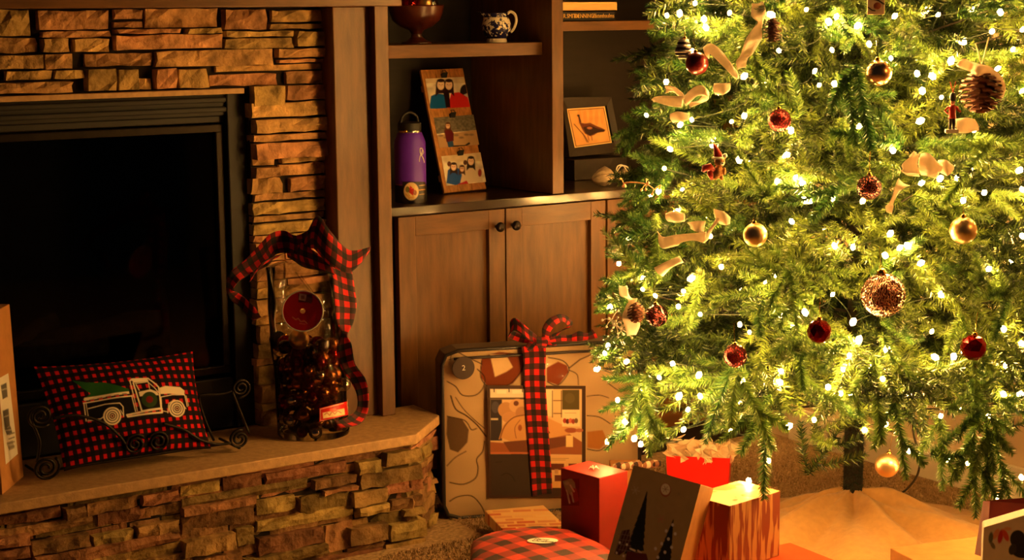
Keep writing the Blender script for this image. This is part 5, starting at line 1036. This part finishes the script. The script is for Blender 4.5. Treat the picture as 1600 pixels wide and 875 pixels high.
# red gift bag with tissue
g0, g1, g2 = on_z(1042, 706, .235), on_z(1100, 746, .235), on_z(1142, 738, .235)
g0 = on_d(1042, 707, 4.5); z_ = .21; G = [on_z(1041, 712, z_), on_z(1098, 722, z_), on_z(1140, 716, z_)]
gd = (G[2]-G[0]); gd.z = 0; gw = gd.length; ge = gd.normalized(); gn = Vector((ge.y, -ge.x, 0)); gb = thing('gift_bag', Vector((G[0].x, G[0].y, 0))+ge*gw/2, 'bright red gift bag stuffed with cream tissue paper beneath the tree', 'gift bag')
F0 = Vector((G[0].x, G[0].y, 0)); H_ = z_; dp = .08; M['redbag'] = mat('glossy_red_bag', (222, 24, 18), .35, spec=.5)
mb = MB(); ins = .006; 
fr_ = [F0+Vector((0, 0, H_)), F0+ge*gw+Vector((0, 0, H_)), F0+ge*(gw-.01), F0+ge*.01]; bk = [p-gn*dp for p in fr_]
for a, b_, c_, d__ in ((fr_[0], fr_[1], fr_[2], fr_[3]), (bk[1], bk[0], bk[3], bk[2]), (fr_[1], bk[1], bk[2], fr_[2]), (bk[0], fr_[0], fr_[3], bk[3]), (fr_[3], fr_[2], bk[2], bk[3])): mb.face([a, b_, c_, d__])
o = mb.build('bag', M['redbag'], gb); o.modifiers.new('thickness', 'SOLIDIFY').thickness = .0012
M['tissue'] = mat('cream_tissue', (238, 214, 178), .7, bump=.001, bscale=120)
rs = random.Random(9)
for i in range(11):
    c = F0+ge*gw*rs.uniform(.1, .9)-gn*dp*rs.uniform(.15, .85)+Vector((0, 0, H_-.02)); h = rs.uniform(.05, .08)*(1-.25*abs(i-5)/5); a = rs.uniform(0, 3.14); w = rs.uniform(.045, .07); u = Vector((math.cos(a), math.sin(a), 0)); v = Vector((-u.y, u.x, 0)); mb = MB(); n = 9; m_ = 7
    for j in range(m_+1):
        for i2 in range(n+1): x = (i2/n-.5)*2; t_ = j/m_; mb.v.append(tuple(c+u*x*w*(.45+.75*t_)+v*(.012*math.sin(i2*2.1+i)*(.5+t_)+.02*t_*math.cos(i2*1.3+j*.9)+rs.uniform(-.005, .005))+Vector((0, 0, h*t_*(1-.35*abs(x)**2+.08*math.sin(i2*2.6+i))+rs.uniform(-.004, .004)))))
    mb.f = [(j*(n+1)+q, j*(n+1)+q+1, (j+1)*(n+1)+q+1, (j+1)*(n+1)+q) for j in range(m_) for q in range(n)]
    o = mb.build('tissue', M['tissue'], gb, smooth=False); o.modifiers.new('thickness', 'SOLIDIFY').thickness = .0006
# flat checked package and cream parcel glimpsed behind the printed box
q0 = on_z(955, 735, .175); gift_box('flat_gift', (q0.x, q0.y), -34, .085, .10, .12, .178, M['kraft'], 'kraft parcel glimpsed between the red box and the red gift bag'); 
gift_box('gift_box', (q0.x-.015, q0.y+.02), -34, .13, .11, 0, .119, M['kraft'], 'kraft box hidden behind the red box under a smaller parcel')
rl = thing('checked_roll', on_z(995, 727, .19), 'rolled brown and white checked cloth lying behind the printed tree box', 'cloth'); c0, c1 = on_z(958, 729, .19), on_z(1032, 724, .19); mb = MB(); mb.tube([c0.lerp(c1, i/8)+Vector((0, 0, .001*math.sin(i*2))) for i in range(9)], [.006]+[.0105]*7+[.008], 12); mb.build('cloth', check_mat('brown_white_check', .022, .022, coord='Object', red=(232, 212, 180), mid=(150, 100, 70), dark=(52, 28, 22)), rl, smooth=True)
# right foreground: kraft box, maroon bag, floral gift
a = on_z(1391, 856, .12); b_ = on_z(1526, 838, .12); v = b_-a
ang = math.degrees(math.atan2(v.y, v.x)); aa = math.radians(ang); back_ = Vector((-math.sin(aa), math.cos(aa), 0)); N0 = a-back_*.2
gift_box('kraft_box', (N0.x, N0.y), ang, .33, .2, 0, .12, M['kraft'], 'low plain kraft box in the right foreground over the tree skirt')
t = thing('gift_bag', on_z(1560, 860, .13), 'maroon paper gift bag standing on the kraft box at the right edge', 'gift bag')
S0, S1, S2 = on_d(1536, 783, 3.83), on_d(1523, 866, 3.80), on_d(1547, 783, 3.80); S3 = on_d(1540, 872, 3.76); M['maroonbag'] = mat('maroon_paper', (120, 28, 22), .5, noise=.15, nscale=12)
zb_ = .121; S1.z = max(S1.z, zb_); E0, E1 = S2+RGT*.16-Vector((0, 0, .012)), S3+RGT*.16
mb = MB(); mb.face([S0, S2, S3, S1]); mb.face([S2, E0, E1, S3]); mb.face([S0+RGT*.13+FWD*.07, S0, S1, S1+RGT*.13+FWD*.07]); mb.face([E0, S0+RGT*.13+FWD*.07, S1+RGT*.13+FWD*.07, E1]); o = mb.build('bag', M['maroonbag'], t); o.modifiers.new('thickness', 'SOLIDIFY').thickness = .0012
C0, C1 = on_d(1537, 824, 3.66), on_d(1618, 800, 3.66); dn2 = Vector((0, 0, -1)); t = thing('floral_gift', C0+dn2*.16, 'gift in white paper with red and dark flowers at the right frame edge', 'gift')
f = [C0, C1, C1+dn2*.15, C0+dn2*.15]; bb = [p+FWD.xy.to_3d().normalized()*.05+RGT*.01 for p in f]; solid('box', f, bb, M['white'], t, bevel=.004)
px = [proj(q)[:2] for q in f]; pr = Print(px, 90, 90, (228, 210, 184)); pr.soft = .7; pr.mottle(.08, 8, 2)
for x, y, rx, ry, c_, ro in ((1563, 838, 4, 11, (200, 44, 24), .2), (1571, 836, 4, 10, (220, 80, 40), -.4), (1556, 834, 4, 9, (224, 150, 110), .5), (1548, 840, 3.5, 9, (96, 100, 80), .1), (1551, 852, 3, 6, (120, 110, 84), -.5), (1590, 842, 12, 14, (34, 32, 30), 0), (1600, 860, 20, 12, (30, 30, 30), 0), (1582, 858, 6, 9, (58, 52, 44), .3), (1574, 826, 6, 3, (230, 170, 130), 0), (1612, 822, 8, 6, (190, 60, 40), 0)): pr.ell(x, y, rx, ry, c_, ro)
nn = (f[1]-f[0]).cross(f[3]-f[0]).normalized(); nn = nn if nn.dot(FWD) < 0 else -nn; pr.flat('floral_front', [q+nn*.001 for q in f], M['print'], t)

# ------------------------------------------------------------------ burlap tree skirt
mb = MB(); na, nr = 96, 26
def skirt_h(r, a):
    q = max(0, 1-r/.62); ca = math.cos(a-math.atan2(-FWD.y, -FWD.x)); back = max(0, -ca)
    h = .15*q**(.85+1.6*back); w = .016*math.sin(6*a+r*7)+.009*math.sin(11*a-r*12)+.004*math.sin(23*a+r*20); return max(.012, h+w*min(1, r/.1)*min(1, q*3)*1.0)
mb.v.append((TX, TY, .15))
for j in range(1, nr+1):
    r = .62*j/nr
    for i in range(na):
        a = 2*math.pi*i/na; ca = math.cos(a-math.atan2(-FWD.y, -FWD.x)); rr3 = r*(.82+.18*ca); x = TX+rr3*math.cos(a); y = TY+rr3*math.sin(a); z = skirt_h(r, a)
        def inb(P, e1, e2, w, d): q = Vector((x-P[0], y-P[1], 0)); return -.03 < q.dot(e1) < w+.03 and -.03 < q.dot(e2) < d+.03
        if 2.36 < x < 2.88 and 2.79 < y < 3.10: z = .004
        kx = Vector((x-N0.x, y-N0.y, 0)); 
        if kx.dot(back_) < .215: z = min(z, .02)*.2+.002 if kx.dot(back_) < .2 and x-N0.x > -.02 else z
        mb.v.append((x, y, z))
mb.f = [(0, 1+i, 1+(i+1) % na) for i in range(na)]+[(1+(j-1)*na+i, 1+j*na+i, 1+j*na+(i+1) % na, 1+(j-1)*na+(i+1) % na) for j in range(1, nr) for i in range(na)]
o = mb.build('tree_skirt', mat('golden_burlap', (190, 144, 82), .85, noise=.12, nscale=60, bump=.0012, bscale=500, sheen=.2), smooth=True); o.modifiers.new('thickness', 'SOLIDIFY').thickness = .002; o.modifiers['thickness'].offset = -1
tag(o, 'golden burlap tree skirt draped over the stand round the trunk', 'tree skirt')

# ------------------------------------------------------------------ ornaments on the tree
def glitter_mat(name, a, b, scale, rough=.25, metal=.7, kind='VORONOI', bump=.004):
    m, nt, bs = nodes(name); N = nt.nodes.new; L = nt.links.new; tc = N('ShaderNodeTexCoord')
    if kind == 'VORONOI': tx = N('ShaderNodeTexVoronoi'); tx.inputs['Scale'].default_value = scale; src = tx.outputs['Distance']; L(tc.outputs['Object'], tx.inputs['Vector'])
    else: tx = N('ShaderNodeTexWave'); tx.inputs['Scale'].default_value = scale; tx.inputs['Distortion'].default_value = 9; tx.inputs['Detail'].default_value = 1; tx.inputs['Detail Scale'].default_value = 2; src = tx.outputs['Fac']; L(tc.outputs['Object'], tx.inputs['Vector'])
    cr = N('ShaderNodeValToRGB'); cr.color_ramp.elements[0].color = (*lin(a), 1); cr.color_ramp.elements[1].color = (*lin(b), 1); cr.color_ramp.elements[0].position = .25; cr.color_ramp.elements[1].position = .65; L(src, cr.inputs[0]); L(cr.outputs[0], bs.inputs['Base Color'])
    bp_ = N('ShaderNodeBump'); bp_.inputs['Distance'].default_value = bump; L(src, bp_.inputs['Height']); L(bp_.outputs[0], bs.inputs['Normal']); bs.inputs['Metallic'].default_value = metal; bs.inputs['Roughness'].default_value = rough; return m
OM = {'maroon': mat('maroon_glass', (120, 18, 26), .08, metal=.6, coat=.5), 'clear': mat('rose_gold_mirror', (232, 180, 130), .26, metal=1), 'redglit': glitter_mat('red_glitter', (90, 6, 10), (170, 30, 34), 14, bump=.1), 'lace': glitter_mat('dark_red_lace', (50, 6, 12), (120, 40, 36), 6, bump=.03), 'champ': mat('satin_champagne', (236, 200, 142), .36, metal=.95), 'swirl': glitter_mat('etched_rose_gold', (120, 44, 34), (240, 180, 150), 3.2, kind='WAVE', bump=.08, rough=.2), 'facet': mat('faceted_red', (140, 12, 18), .1, metal=.8), 'merc': glitter_mat('dark_mercury', (24, 10, 14), (120, 50, 50), 9, bump=.05, rough=.12, metal=.9)}
def orn(px, py, rp, mk, label, k=K_ORN, flat=False, name='bauble', hang=.045):
    c = tree_at(px, py, k); r = rp*depth_of(c)/F_PX; t = thing(name, c, label, 'ornament', rot=(rng.uniform(-.15, .15), rng.uniform(-.15, .15), rng.uniform(0, 6)))
    bm = bmesh.new()
    if flat: bmesh.ops.create_icosphere(bm, subdivisions=2, radius=1)
    else: bmesh.ops.create_uvsphere(bm, u_segments=32, v_segments=20, radius=1)
    me = bpy.data.meshes.new('shell'); bm.to_mesh(me); bm.free(); me.materials.append(OM[mk])
    if not flat: me.polygons.foreach_set('use_smooth', [True]*len(me.polygons))
    for nm, m_ in (('shell', me), ('cap', capme)): o = bpy.data.objects.new(nm, m_); COL.objects.link(o); o.parent = t; o.scale = (r, r, r)
    mb = MB(); mb.tube([(0, 0, r*1.3), (.001, 0, r*1.3+hang*.5), (0, 0, r*1.3+hang)], .0007, 4); me2 = mb.mesh('hook'); me2.materials.append(M['gold']); o = bpy.data.objects.new('hook', me2); COL.objects.link(o); o.parent = t
    return t
orn(1089, 99, 18, 'maroon', 'shiny maroon bauble near the tree top left beside a striped ornament')
orn(1373, 114, 20.5, 'clear', 'rose gold mirror bauble high in the middle of the tree'); orn(1218, 188, 18, 'redglit', 'red glitter bauble in the upper left part of the tree')
orn(1358, 293, 19.5, 'lace', 'dark red bauble with frosted lace rim, left of the burlap bow'); orn(1180, 367, 19, 'champ', 'satin champagne bauble in the left middle of the tree'); orn(1505, 360, 21.5, 'champ', 'satin champagne bauble on the right side of the tree')
orn(1380, 461, 34.5, 'swirl', 'largest bauble, rose gold with etched swirls, in the tree centre'); orn(1280, 518, 19.5, 'facet', 'faceted dark red bauble left below the largest bauble', flat=True); orn(1149, 556, 18.5, 'redglit', 'red glitter bauble low on the left side of the tree')
orn(1026, 493, 18, 'merc', 'dark mercury glass bauble at the lower left edge of the tree'); orn(1521, 543, 21, 'facet', 'faceted copper red bauble low on the right of the tree', flat=True); orn(1386, 727, 19, 'champ', 'champagne bauble hanging alone below the branches beside the trunk', k=.7)
# pine cones
M['cone'] = mat('pine_cone', (112, 62, 38), .6, noise=.3, nscale=80); 
def cone(px, py, rp, label, lp=1.3, n=70, k=K_ORN):
    c = tree_at(px, py, k); r = rp*depth_of(c)/F_PX; t = thing('pine_cone', c, label, 'pine cone'); mb = MB(); mb.lathe([(0, -r*lp), (r*.4, -r*lp*.8), (r*.55, 0), (r*.35, r*lp*.8), (0, r*lp)], c, 12)
    for i in range(n):
        f = (i+.5)/n; z = r*lp*(1-2*f); a = i*ga; q = r*math.sqrt(max(.05, 1-(z/(r*lp))**2)); d = Vector((math.cos(a), math.sin(a), 0)); s = Vector((-d.y, d.x, 0)); w = r*.22; b0 = c+d*q*.5+Vector((0, 0, z)); tipp = c+d*q*1.02+Vector((0, 0, z-r*.12)); th = Vector((0, 0, r*.07))
        mb.face([b0-s*w*.6, b0+s*w*.6, tipp+s*w, tipp-s*w]); mb.face([b0-s*w*.6-th, tipp-s*w-th, tipp+s*w-th, b0+s*w*.6-th]); mb.face([tipp-s*w, tipp+s*w, tipp+s*w-th, tipp-s*w-th])
    mb.build('scales', M['cone'], t, recalc=False); return c, t
cone(1533, 138, 33, 'large brown pine cone under a cream bow at upper right', 1.0, 90); cone(1207, 47, 15, 'small brown pine cone beside the cream ribbon near the tree top'); cone(994, 487, 14, 'small pine cone at the lower left edge beside a cream ribbon', 1.1)
# cream burlap ribbons
def glow_cloth(name, rgb, f=.45):
    m = mat(name, rgb, .8, noise=.12, nscale=90, bump=.0006, bscale=700); nt = m.node_tree; b = nt.nodes['Principled BSDF']; t = nt.nodes.new('ShaderNodeBsdfTranslucent'); t.inputs[0].default_value = (*lin(rgb), 1)
    mx = nt.nodes.new('ShaderNodeMixShader'); mx.inputs[0].default_value = f; nt.links.new(b.outputs[0], mx.inputs[1]); nt.links.new(t.outputs[0], mx.inputs[2]); nt.links.new(mx.outputs[0], nt.nodes['Material Output'].inputs[0]); return m
M['burlap'] = glow_cloth('cream_burlap_ribbon', (252, 238, 218))
def trib(name, label, strips, cat='ribbon', part='band', k=1.07):
    c = None; t = None
    for L in strips:
        pairs = []
        for a in L:
            mx, my = (a[0]+a[2])/2, (a[1]+a[3])/2; d = depth_of(tree_at(mx, my, k))+(a[4] if len(a) > 4 else 0); pairs.append((on_d(a[0], a[1], d), on_d(a[2], a[3], d+(a[5] if len(a) > 5 else 0))))
        if t is None: t = thing(name, (pairs[0][0]+pairs[0][1])/2, label, cat)
        ribbon(part, pairs, M['burlap'], t, n=5, across=4, thick=.001, wave=.0022)
    return t
trib('ribbon_streamer', 'long cream burlap streamer spiralling down from the tree top near the small cone', [[(1175, 5, 1192, 2, .0), (1174, 25, 1197, 20, -.01), (1184, 34, 1192, 36, .01), (1172, 50, 1190, 46, .0), (1163, 66, 1190, 62, -.01), (1158, 84, 1176, 84, .01), (1150, 96, 1168, 92, .0), (1152, 108, 1166, 106, .01)]])
trib('ribbon_streamer', 'cream burlap streamer slanting right of the shiny maroon bauble', [[(1099, 74, 1108, 92, .01), (1112, 68, 1108, 84, -.01), (1128, 80, 1118, 92, -.01), (1141, 97, 1133, 107, -.01), (1152, 112, 1143, 118, .01), (1155, 122, 1150, 124, .02)]])
trib('burlap_bow', 'cream burlap bow at the upper left edge of the tree', [[(1070, 150, 1072, 166, 0), (1088, 134, 1090, 150, -.01), (1102, 138, 1108, 152, -.01), (1092, 156, 1100, 160, .02), (1075, 160, 1078, 168, .01)], [(1066, 150, 1066, 168, 0), (1048, 150, 1046, 166, -.01), (1028, 150, 1026, 160, .0), (1018, 156, 1020, 160, .02)], [(1062, 142, 1070, 156, 0), (1048, 134, 1052, 144, .0), (1038, 136, 1040, 146, .01)], [(1116, 130, 1118, 148, 0), (1130, 130, 1130, 148, -.01), (1142, 130, 1138, 142, .01)], [(1047, 178, 1052, 192, 0), (1060, 174, 1062, 190, -.01), (1078, 178, 1076, 188, .01)]], 'bow', 'loop')
trib('burlap_bow', 'cream burlap bow with open loops right of centre in the tree', [[(1437, 240, 1438, 272, 0), (1424, 244, 1416, 270, -.03), (1409, 260, 1408, 266, -.02), (1420, 270, 1418, 274, .02), (1437, 262, 1437, 276, .0)], [(1439, 240, 1440, 274, 0), (1452, 240, 1450, 274, -.03), (1468, 256, 1466, 270, -.03), (1470, 262, 1462, 278, .02), (1450, 268, 1446, 274, .02)], [(1466, 250, 1470, 270, .01), (1478, 250, 1480, 275, -.02), (1490, 258, 1488, 266, .0)], [(1432, 238, 1440, 250, .01), (1428, 236, 1430, 246, .0), (1420, 244, 1424, 256, .01)]], 'bow', 'loop')
trib('ribbon_streamer', 'narrow cream burlap tail hanging below the right hand bow', [[(1404, 278, 1422, 290, 0), (1400, 288, 1412, 294, -.01), (1396, 300, 1404, 302, .0), (1390, 316, 1396, 318, 0), (1384, 322, 1396, 322, -.01), (1385, 332, 1393, 334, 0)]])
trib('burlap_bow', 'cream burlap bow with long tails at the left middle of the tree', [[(1132, 330, 1118, 345, 0), (1120, 350, 1106, 360, -.02), (1108, 366, 1100, 380, 0)], [(1103, 346, 1100, 362, 0), (1090, 345, 1090, 362, -.01), (1075, 348, 1078, 358, .01)], [(1104, 362, 1102, 380, 0), (1085, 364, 1084, 376, -.01), (1066, 366, 1066, 378, -.01), (1050, 368, 1058, 384, .01), (1036, 370, 1034, 388, -.01), (1026, 362, 1030, 374, 0)], [(1115, 326, 1125, 350, 0), (1130, 330, 1134, 352, -.01), (1142, 340, 1140, 350, 0)]], 'bow', 'loop')
trib('ribbon_streamer', 'short curled cream ribbon end just above the left middle bow', [[(1040, 334, 1044, 346, 0), (1054, 330, 1056, 348, -.01), (1070, 334, 1070, 346, .01)]])
trib('ribbon_streamer', 'short cream ribbon slanting below the left middle bow', [[(1022, 418, 1036, 432, 0), (1042, 408, 1050, 418, -.01), (1062, 400, 1068, 410, .01)]])
trib('ribbon_streamer', 'cream ribbon hanging down at the lower left edge of the tree', [[(967, 446, 980, 446, 0), (969, 462, 984, 464, -.01), (982, 470, 996, 466, -.01), (976, 484, 990, 480, .01), (972, 496, 998, 498, -.01), (976, 510, 1000, 508, 0), (980, 524, 994, 524, .01)], ])
trib('burlap_bow', 'cream bow arching over the large pine cone at upper right', [[(1494, 100, 1496, 104, 0), (1505, 92, 1500, 106, -.01), (1517, 96, 1516, 112, 0), (1530, 100, 1526, 118, -.03), (1546, 104, 1536, 124, -.03), (1562, 116, 1548, 132, -.03), (1570, 132, 1556, 144, -.02), (1568, 152, 1560, 154, .0)], [(1493, 186, 1496, 208, 0), (1508, 184, 1510, 208, -.01), (1524, 186, 1528, 204, 0)]], 'bow', 'loop')
mb = MB(); 
for x in (1524, 1545): mb.tube([on_d(x, 58 if x > 1530 else 68, depth_of(tree_at(x, 60, K_ORN))), on_d((x+1533)/2, 82, depth_of(tree_at(x, 80, K_ORN))), on_d(1533, 102, depth_of(tree_at(1533, 102, 1.08)))], .0016, 5)
o = mb.build('twine', M['burlap'], smooth=True); tag(o, 'twine loop holding up the large pine cone', 'twine')
# toy soldier ornament
def solid_px(px, py, k=1.08): return tree_at(px, py, k)
base = solid_px(1487, 208); s = depth_of(base)/F_PX; T_ = lambda x, y, z: base+Vector((RGT.x, RGT.y, 0)).normalized()*x*s+Vector((0, 0, 1))*z*s-Vector((FWD.x, FWD.y, 0)).normalized()*y*s
sd_ = thing('soldier_ornament', base, 'small red coated toy soldier ornament on a cream base beside the large cone', 'ornament'); MR = mat('toy_red', (190, 44, 30), .4); MK = mat('toy_black', (26, 20, 22), .4); MS = mat('toy_skin', (220, 150, 110), .5)
mb = MB(); c8 = [T_(-10, 4, 6), T_(10, 4, 6), T_(10, 4, 0), T_(-10, 4, 0)]; quad_box(mb, c8, [T_(-10, -5, 6), T_(10, -5, 6), T_(10, -5, 0), T_(-10, -5, 0)]); mb.build('base', M['white'], sd_, bevel=.001)
for x in (-3, 3): mb = MB(); mb.tube([T_(x, 0, 6), T_(x*.9, 0, 16), T_(x*.8, 0, 24)], [2.2*s, 2.4*s, 2.8*s], 8); mb.build('leg', MK, sd_, smooth=True)
mb = MB(); mb.tube([T_(0, 0, 23), T_(0, 0, 28), T_(0, 0, 34), T_(0, 0, 41), T_(0, 0, 44)], [6.5*s, 5.6*s, 5*s, 6*s, 3*s], 12); mb.build('coat', MR, sd_, smooth=True)
for x, L in ((-1, [(-6, 0, 41), (-12, 1, 35), (-7, 4, 30)]), (1, [(6, 0, 41), (9, 2, 35), (12, 5, 34)])): mb = MB(); mb.tube([T_(*q) for q in L], [2.2*s, 1.9*s, 1.6*s], 7); mb.build('arm', MR, sd_, smooth=True)
mb = MB(); mb.lathe([(0, -4*s), (3*s, -3*s), (4*s, 0), (3.2*s, 3*s), (0, 4*s)], T_(0, 0, 48), 12); mb.build('head', MS, sd_, smooth=True)
for x in (-1.4, 1.4): mb = MB(); mb.lathe([(0, .6*s), (.6*s, 0), (0, -.6*s)], T_(x, 3.8, 48.5), 6); mb.build('eye', MK, sd_)
mb = MB(); mb.lathe([(4.3*s, 0), (4.8*s, 6*s), (4.2*s, 11*s), (2*s, 13*s), (0, 13.4*s)], T_(0, 0, 50), 14); mb.build('hat', MK, sd_, smooth=True)
mb = MB(); mb.tube([T_(0, 0, 63), T_(-5, 0, 80)], .6*s, 4); mb.tube([T_(0, 0, 63), T_(4, 0, 80)], .6*s, 4); mb.build('hanger', MR, sd_)
# bear in a red hat
base = solid_px(1122, 278); s = depth_of(base)/F_PX; br = thing('bear_ornament', base, 'small tan bear ornament with a red pointed hat and red mitten', 'ornament'); MF = mat('tan_fur', (196, 140, 84), .9, noise=.2, nscale=200, bump=.001, bscale=400)
def blob(c, rx, rz, m, name, par, n=14): mb = MB(); mb.lathe([(rx*s*math.sin(t), -rz*s*math.cos(t)) for t in np.linspace(0, math.pi, 9)], c, n); return mb.build(name, m, par, smooth=True)
blob(T_(0, 0, 9), 9, 10, MF, 'body', br); blob(T_(2, 2, 25), 8.5, 8, MF, 'head', br); blob(T_(5, 10, 23), 3.2, 2.6, M['white'], 'muzzle', br); blob(T_(5.6, 12.8, 24), 1.2, 1, MK, 'nose', br); blob(T_(.5, 9.5, 27), .9, .9, MK, 'eye', br); blob(T_(7.5, 9, 27), .9, .9, MK, 'eye', br)
for x in (-6, 9): blob(T_(x, 0, 31), 2.6, 2.6, MF, 'ear', br)
for x in (-5, 5): blob(T_(x, 4, 1), 3.6, 4, MF, 'foot', br)
blob(T_(9, 4, 11), 3, 6, MF, 'arm', br)
mb = MB(); mb.tube([T_(0, 0, 31), T_(-1, 0, 38), T_(-4, 0, 46), T_(-8, 0, 54)], [8*s, 6.2*s, 3.8*s, 1*s], 12); mb.build('hat', MR, br, smooth=True); mb = MB(); mb.tube([T_(8.2*math.cos(a), 8.2*math.sin(a), 31.5) for a in np.linspace(0, 2*math.pi, 17)[:-1]], 2*s, 6, close=True); mb.build('hat_brim', M['white'], br, smooth=True); blob(T_(10, 4, 35), 3.8, 3.8, M['white'], 'pompom', br)
mb = MB(); mb.tube([T_(-6, 4, 12), T_(-14, 4, 18), T_(-22, 4, 16), T_(-24, 4, 10)], [3*s, 6*s, 5.5*s, 2.5*s], 10); mb.tube([T_(-14, 4, 12), T_(-12, 4, 4), T_(-10, 4, -2)], [4*s, 4.5*s, 2*s], 8); mb.build('mitten', MR, br, smooth=True)
# striped ornament, wood slice, white sprig, berry pick
base = solid_px(1068, 92); s = depth_of(base)/F_PX; so = thing('striped_ornament', base, 'black and white striped hanging ornament at the upper left edge of the tree', 'ornament')
for i, (z, r, w) in enumerate(((0, 9, 1), (5, 13, 0), (9, 14, 1), (14, 13, 0), (18, 11, 1), (22, 10, 0), (26, 8, 1))):
    mb = MB(); mb.lathe([(r*.8*s, 0), (r*s, 1.2*s), (r*s, 3.6*s), (r*.8*s, 4.8*s)], T_(0, 0, z), 18); mb.build('band', M['white'] if w else MK, so, smooth=True)
mb = MB(); mb.lathe([(0, 0), (4*s, 1*s), (3.4*s, 4*s), (0, 5*s)], T_(2, 0, 30), 10); mb.tube([T_(2, 0, 34), T_(1, 0, 50)], .6*s, 4); mb.build('cap', M['gold'], so, smooth=True)
base = solid_px(1368, 23); s = depth_of(base)/F_PX; wt = thing('wooden_tag', base, 'square pale wooden photo tag hanging at the very top of the view', 'ornament')
mb = MB(); quad_box(mb, [T_(-13.5, 2, 34), T_(13.5, 2, 34), T_(13.5, 2, 0), T_(-13.5, 2, 0)], [T_(-13.5, 0, 34), T_(13.5, 0, 34), T_(13.5, 0, 0), T_(-13.5, 0, 0)]); mb.build('plaque', mat('pale_wood', (250, 224, 196), .6, noise=.2, nscale=40), wt, bevel=.0008)
for L in ([(-13, 12), (-6, 7), (-1, 6)], [(-4, 24), (4, 22), (13, 16)]): mb = MB(); mb.tube([T_(x, 2.4, z) for x, z in L], .9*s, 5); mb.build('mark', MK, wt)
mb = MB(); mb.lathe([(0, .8*s), (5*s, .6*s), (6*s, 0)], T_(2, 2.2, 14), 14, axis=-FWD); mb.build('stain', mat('brown_stain', (176, 92, 52), .6), wt, smooth=True)
def sprig(name, label, pts, m, n=40, spread=16, r=1.6, seed=1):
    c = solid_px(*pts[0]); s = depth_of(c)/F_PX; t = thing(name, c, label, 'sprig'); rs = random.Random(seed); mb = MB(); tips = []
    P = [solid_px(*q) for q in pts]; mb.tube(catmull(P, 4), 1*s, 5)
    for i in range(n//3): a = P[rs.randrange(len(P))]; e = a+RGT*rs.uniform(-spread, spread)*s+UPV*rs.uniform(-spread, spread)*s-FWD*rs.uniform(0, 10)*s; mb.tube([a, a.lerp(e, .6)+UPV*2*s, e], [.8*s, .6*s, .4*s], 4); tips.append(e)
    mb.build('stems', m, t, smooth=True); mb = MB()
    for e in tips: mb.lathe([(0, -r*s), (r*s*.8, -r*s*.5), (r*s, 0), (r*s*.8, r*s*.5), (0, r*s)], e, 8)
    o = mb.build('berries', m, t, kind='stuff', smooth=True); return t
sprig('frosted_sprig', 'frosted white berry sprig at the lower left edge of the tree', [(955, 500), (962, 508), (972, 515)], M['white'], 66, 15, 2.2, 3)
sprig('berry_twig', 'pale twig with small berries reaching from the tree over the counter', [(974, 286), (990, 285), (1010, 288), (1022, 296)], mat('pale_pink_berry', (226, 170, 130), .5), 30, 10, 2.4, 6)
